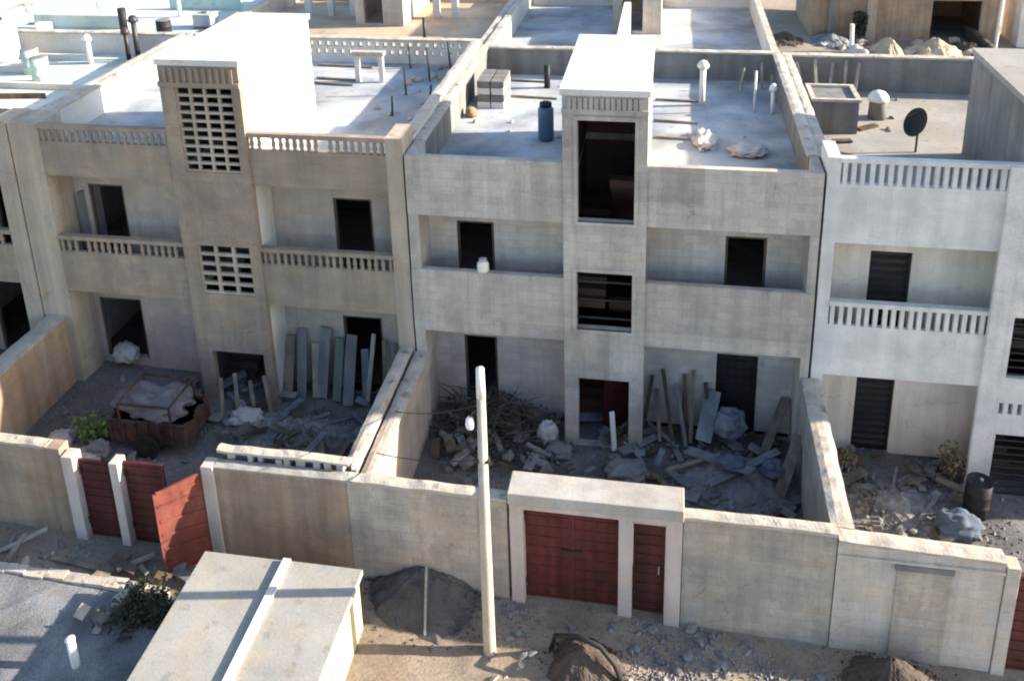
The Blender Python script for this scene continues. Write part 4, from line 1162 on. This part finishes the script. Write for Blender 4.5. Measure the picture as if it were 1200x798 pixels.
# rebar stubs and posts on the brown back roof
for i, x in enumerate((-15.2, -14.2, -13.2, -9.6, -8.8)):
    root = thing('column_stub', 'pale column stub with rusty bars on the brown back roof, %s of five' % ['leftmost', 'second from left', 'middle one', 'second from right', 'rightmost'][i], 'column', (x, 16.5, 7.0), 'column stubs on the back roof')
    MB().box(x - .13, x + .13, 16.4, 16.66, 7.002, 8.3).build('shaft', M['roof_white'], root)
    b = MB()
    for (dx, dy) in ((-.08, -.05), (.08, -.05), (-.08, .1), (.08, .1)):
        b.tube([(x + dx, 16.5 + dy, 8.3), (x + dx * 1.4, 16.5 + dy, 9.0)], .012, 5)
    b.build('bars', M['wood_dark'], root)
heap('sand_heap', 'orange-tan sand heap on the brown back roof', 'heap', (-17.5 + 1.8, 14.5, 7.0), 1.2, .9, .5, M['roof_tan'], 21, 1.3)
pipe('thin dark post rising on the roof behind the tan house', -9.0, 12.3, 7.002, 1.1, .06, 'dark_metal', cap=False)
tag(MB().blob((-3.0, 11.0, 6.95), (.5, .35, .25), 12, .5, 2, flat=-.04).build('sack', M['sacking'], smooth=True), 'white sack on the back roof behind the stairhead', 'sack')

# ------------------------------------------------------------------ open land behind the whitewashed house
heap('sand_heap', 'long pale ridge painted as sunlit ground behind the whitewashed house, left one of two', 'heap', (13.6, 39.2, -.9), 1.3, 2.8, 1.2, M['sunlit_ground'], 51, 1.4)  # ridge and mound added as lit ground, sunlight in their colour
heap('sand_heap', 'broad pale mound painted as sunlit ground behind the whitewashed house, right one of two', 'heap', (16.4, 39.0, -.9), 2.2, 2.6, 1.25, M['sunlit_ground'], 52, 1.4)
tb = thing('tan_building', 'dull tan building with dark ground floor openings at the top edge', 'building', (14, 47, -.8))
MB().panel(9.2, 21, -1.2, 5, 42.5, 42.75, [(16.8, 19.8, -.9, 1.9)]).build('wall', M['tan_wall'], tb)
MB().box(9.2, 9.45, 42.75, 50, -1.2, 5).build('side_wall', M['tan_wall'], tb); MB().box(20.75, 21, 42.75, 50, -1.2, 5).build('side_wall', M['tan_wall'], tb)
MB().box(9.45, 20.75, 49.75, 50, -1.2, 5).build('rear_wall', M['tan_wall'], tb); MB().box(9.1, 21.1, 42.4, 50.1, 5.001, 5.2).build('roof', M['roof_tan'], tb)
MB().box(10.3, 10.7, 42.1, 42.49, -1.2, 4.9).build('buttress', M['dark_plaster_shade'], tb); MB().box(12.7, 13.3, 42.1, 42.49, -1.2, 4.9).build('buttress', M['tan_light'], tb)
kb = thing('kiosk', 'small whitish kiosk with a sky blue door at the top right', 'kiosk', (24.5, 43, 0))
MB().panel(22.0, 26.6, -1, 2.6, 42, 42.2, [(23.3, 24.8, -.7, 1.9)]).build('wall', M['white'], kb)
mb = MB(); mb.box(22.0, 22.2, 42.2, 45, -1, 2.6); mb.box(26.4, 26.6, 42.2, 45, -1, 2.6); mb.box(22.2, 26.4, 44.8, 45, -1, 2.6); mb.build('side_wall', M['white'], kb)
MB().box(21.8, 26.8, 41.8, 45.2, 2.601, 2.75).build('roof', M['roof_white'], kb)
MB().box(23.3, 24.8, 42.08, 42.14, -.7, 1.9).build('door', M['door_blue'], kb)
wp2 = MB().tube([(20.4, 41.0, -1.2), (20.5, 41, 3.4)], .12, 8).build('post', M['pvc']); tag(wp2, 'tall white post left of the kiosk at the top right', 'post')
low = MB(); cap_strip(low, 34.5, 44, 19.3, 19.7, lambda t: -.2, .25, 'y', 66, .3); low.box(19.3, 19.7, 34.5, 44, -1.2, -.2)
tag(low.build('boundary_wall', M['earth']), 'low brown mud wall running back along the open land at the top right', 'wall')
heap('spoil_heap', 'dark blue-grey mound painted as shaded ground behind the grey house parapet', 'heap', (10.4, 41, -.9), 2.4, 3.4, .9, M['shade_grey'], 31, 1.5)  # mound added for ground in shade, the shade is in its colour
tag(MB().tube([(11.3, 38.8, -1), (11.2, 38.8, 1.2)], .13, 8).build('post', M['pvc']), 'pale blue-white post on the dark mound behind the roofs', 'post')
tag(MB().blob((11.5, 38.4, -.6), (.6, .4, .45), 8, .45, 3).build('sack', M['sacking'], smooth=True), 'white sack at the foot of the pale post behind the roofs', 'sack')
heap('earth_heap', 'dark earth mound on the open land nearest the back row house', 'heap', (7.4, 41, -.9), 2.2, 3.0, .9, M['earth'], 34, 1.4)
heap('spoil_heap', 'brown mound of rubble in front of the tan building openings', 'heap', (18.6, 40, -.9), 1.8, 2.2, .8, M['earth'], 36, 1.4)
bush('shrub', 'green thorny shrub beside the tan building', (12.2, 41.6, -.7), .6, .7, 1.9, M['leaf_dark'], 700, 15, leaf=.13)
stones('rubble_stone', 'rubble lump lying on the open land behind the whitewashed house', 'rubble', 'rubble on the open land',
       [(R.uniform(9, 20), R.uniform(36.0, 42), -.7) for _ in range(34)], M['stone_pale'], (.1, .4))

# cables from the street pole to the house corner
for k, (za, e, lab) in enumerate([(5.85, (-6.1, -2.5, 2.5), 'upper thin black cable from the street pole to the double yard wall'), (4.66, (-6.1, -3.9, 2.5), 'lower thin black cable from the street pole to the double yard wall')]):
    a = Vector((-3.18, -6.26, za)); e = Vector(e)
    pts = [a.lerp(e, i / 14) - Vector((0, 0, .3 * (i / 14) * (1 - i / 14) * 1.6)) for i in range(15)]
    tag(MB().tube(pts, .011, 5).build('cable', M['black']), lab, 'cable')

# more clutter on the roofs
for i, (x, y, hh) in enumerate([(-8.0, 6.2, .9), (-7.6, 7.6, 1.1), (-7.2, 8.8, 1.0), (-8.6, 8.9, .8), (-7.0, 5.2, .7), (-7.9, 4.4, .6)]):
    o = MB().tube([(x, y, 7.22), (x + R.uniform(-.1, .1), y, 7.22 + hh)], .035, 6).build('rod', M['dark_metal'])
    tag(o, 'dark rod standing upright on the tan house roof near the party wall', 'rod', 'rods on the tan house roof')
for i, (x, y) in enumerate([(2.9, 8.6), (3.15, 7.6), (2.2, 8.3)]):
    o = MB().bar((x, y, 6.96), (x + R.uniform(-.15, .15), y + .2, 6.96 + R.uniform(.6, 1.0)), .07, .04).build('stake', M['wood_pale'])
    tag(o, 'pale stake standing near the back right corner of the grey house roof', 'stake', 'stakes on the grey house roof')
for i, (x, y, m, lab) in enumerate([(-20.4, 6.1, 'turquoise', 'pale turquoise drum standing on the leftmost roof, nearest the tan house'), (-21.4, 7.0, 'turquoise', 'pale turquoise drum standing on the leftmost roof, beside the grey tank'),
                                    (-19.2, 11.8, 'black', 'black drum on the roof behind the leftmost house')]):
    zz = 7.302 if y < 9 else 7.102
    dr_ = thing('drum', lab, 'drum', (x, y, zz))
    MB().lathe((x, y, zz), [(.28, 0), (.28, .28), (.295, .3), (.28, .32), (.28, .58), (.295, .6), (.28, .62), (.28, .85)], 18).build('body', M[m], dr_, smooth=True)
    MB().lathe((x, y, zz + .85), [(.27, 0), (.27, .02), (.1, .03)], 14).build('lid', M['board_grey'], dr_)
for i, (a, c, m, lab) in enumerate([((-20.6, 3.2), (-18.2, 3.1), 'board_grey', 'grey board lying flat on the leftmost roof, front one'), ((-21.0, 4.4), (-19.2, 4.6), 'wood_dark', 'dark board lying flat on the leftmost roof, rear one'),
                                    ((-15.6, 7.6), (-14.2, 8.2), 'wood', 'brown board lying on the left part of the tan house roof')]):
    zz = 7.35 if a[0] < -17 else 7.25
    tag(MB().bar((a[0], a[1], zz), (c[0], c[1], zz), .05, .25).build('board', M[m]), lab, 'board')
for i, (x, y, zz, hh) in enumerate([(-20.0, 8.2, 7.302, .9), (-22.6, 6.2, 7.302, .7), (-25.0, 12.0, 7.102, 1.1), (-23.4, 14.2, 7.102, .8), (-20.6, 15.5, 7.102, 1.0), (-27.0, 15, 7.102, .9)]):
    pipe('white vent pipe on the pale far left roofs, %s' % ['nearest the dark pipes', 'nearest the front edge', 'left of the black stub', 'behind the black stub', 'by the tan roof', 'farthest left'][i], x, y, zz, hh, .09)
for i, (x, y, w_, d_, h_, m, lab) in enumerate([(-22.2, 9.9, 3.6, .16, .5, 'roof_turq', 'low pale turquoise wall across the far left roofs, front one'), (-26.0, 13.4, 4.2, .16, .55, 'roof_turq', 'low pale turquoise wall across the far left roofs, middle one'),
                                          (-21.8, 16.8, 3.4, .16, .6, 'turquoise', 'low turquoise wall across the far left roofs, rear one'), (-24.6, 10.6, .9, .9, .8, 'turquoise', 'square turquoise water tank on the far left roof'),
                                          (-19.0, 13.6, .8, .7, .6, 'tank_grey', 'square grey tank on the back roof left of the tan house')]):
    zz = 7.302 if y < 9.6 else 7.102
    nm = 'water_tank' if 'tank' in lab.split(' on ')[0] else 'low_wall'
    if nm == 'low_wall':
        tag(MB().box(x, x + w_, y, y + d_, zz, zz + h_).build(nm, M[m], bevel=.02), lab, 'wall')
    else:
        t_ = thing(nm, lab, 'water tank', (x, y, zz))
        MB().box(x, x + w_, y, y + d_, zz + .1, zz + h_).build('body', M[m], t_, bevel=.05)
        MB().box(x + w_ * .35, x + w_ * .65, y + d_ * .35, y + d_ * .65, zz + h_ + .001, zz + h_ + .07).build('lid', M['board_grey'], t_)
        MB().box(x + .02, x + w_ - .02, y + .02, y + d_ - .02, zz, zz + .099).build('plinth', M['block'], t_)
stones('rubble_stone', 'small rubble lump lying on the grey house roof', 'rubble', 'rubble on the grey house roof',
       [(R.uniform(-5.8, 3.1), R.uniform(3.2, 9.1), 6.952) for _ in range(16)], M['stone_pale'], (.03, .09))
stones('rubble_stone', 'small rubble lump lying on the whitewashed house roof', 'rubble', 'rubble on the whitewashed house roof',
       [(R.uniform(4.0, 9), R.uniform(3.6, 9.1), 6.702) for _ in range(12)], M['stone'], (.03, .1))

# scrap: thin boards, strips and offcuts lying about the yards
def scrap(label, group, n, x0, x1, y0, y1, dz, mats, seed):
    rr = random.Random(seed)
    for i in range(n):
        x = rr.uniform(x0, x1); y = rr.uniform(y0, y1); a = rr.uniform(0, 6.3); l = rr.uniform(.25, 1.0)
        z = gz(x) + dz + rr.uniform(.03, .22)
        o = MB().obox((x, y, z), (l, rr.uniform(.05, .28), rr.uniform(.02, .06)), (rr.uniform(-.35, .35), rr.uniform(-.3, .3), a)).build('scrap_piece', M[rr.choice(mats)])
        tag(o, label, 'scrap', group)
scrap('dusty offcut of board lying among the scrap in the grey house yard', 'scrap in the middle yard', 60, -1.8, 3.1, -1.7, .75, .12, ['scrap_blue', 'scrap_grey', 'scrap_brown', 'wood_dark', 'sack_grey'], 3)
scrap('dusty offcut of board lying among the rubble in the tan house yard', 'scrap in the left yard', 45, -11.9, -7.0, -1.7, .75, .12, ['scrap_blue', 'scrap_grey', 'scrap_brown', 'wood_dark', 'sack_grey'], 4)
scrap('dark offcut lying in the brushwood under the left door of the grey house', 'scrap in the brushwood', 30, -5.6, -2.6, -1.5, .7, .2, ['wood_dark', 'wood_dark', 'scrap_brown', 'scrap_grey'], 5)
scrap('dusty offcut lying in the yard of the whitewashed house', 'scrap in the right yard', 22, 4.1, 7.2, -1.7, .7, .1, ['scrap_grey', 'scrap_brown', 'wood_dark', 'stone'], 6)
scrap('scrap of board lying in the dirt beside the dark shrub', 'scrap by the road', 14, -11.6, -9.5, -7.2, -5.6, .15, ['wood_dark', 'scrap_brown', 'scrap_grey', 'wood_pale'], 8)

# ------------------------------------------------------------------ light, camera, view
SUN_EL, SUN_AZ = 20.0, 9.5        # azimuth measured from +X towards +Y
sd_ = Vector((math.cos(math.radians(SUN_EL)) * math.cos(math.radians(SUN_AZ)), math.cos(math.radians(SUN_EL)) * math.sin(math.radians(SUN_AZ)), math.sin(math.radians(SUN_EL))))
ld = bpy.data.lights.new('sun', 'SUN'); ld.energy = 4.6; ld.angle = math.radians(.6); ld.color = (1, .90, .76)
lo = bpy.data.objects.new('sun', ld); COL.objects.link(lo)
lo.rotation_euler = (-sd_).to_track_quat('-Z', 'Y').to_euler(); lo.location = (30, 5, 20)

wd = bpy.data.worlds.new('World'); sc.world = wd; wd.use_nodes = True
nt = wd.node_tree
sky = nt.nodes.new('ShaderNodeTexSky'); sky.sky_type = 'NISHITA'; sky.sun_disc = False
sky.sun_elevation = math.radians(SUN_EL); sky.sun_rotation = math.radians(90 - SUN_AZ)
sky.air_density = 1.0; sky.dust_density = 1.0; sky.ozone_density = 1.5
bg = nt.nodes['Background']; bg.inputs['Strength'].default_value = .122
nt.links.new(sky.outputs[0], bg.inputs['Color'])

cam = bpy.data.cameras.new('camera'); co = bpy.data.objects.new('camera', cam); COL.objects.link(co); sc.camera = co
f_, py_ = 1089., 80.35
yaw, pit, roll = [math.radians(a) for a in (-10.064, 17.547, -1.532)]
fw = Vector((math.sin(yaw) * math.cos(pit), math.cos(yaw) * math.cos(pit), -math.sin(pit)))
r_ = Vector((math.cos(yaw), -math.sin(yaw), 0)); u_ = r_.cross(fw)
r2 = math.cos(roll) * r_ + math.sin(roll) * u_; u2 = -math.sin(roll) * r_ + math.cos(roll) * u_
co.matrix_world = Matrix(((r2.x, u2.x, -fw.x, 0), (r2.y, u2.y, -fw.y, -20), (r2.z, u2.z, -fw.z, 16.6), (0, 0, 0, 1)))
cam.sensor_width = 36; cam.lens = 36 * f_ / 1200; cam.shift_y = -(399 - py_) / 1200
cam.clip_start = .1; cam.clip_end = 3000

sc.view_settings.view_transform = 'Standard'; sc.view_settings.look = 'None'
sc.view_settings.exposure = 1.75; sc.view_settings.gamma = 1
sc.cycles.filter_width = 2.0
sc.cycles.use_denoising = True
sc.cycles.max_bounces = 10; sc.cycles.diffuse_bounces = 7
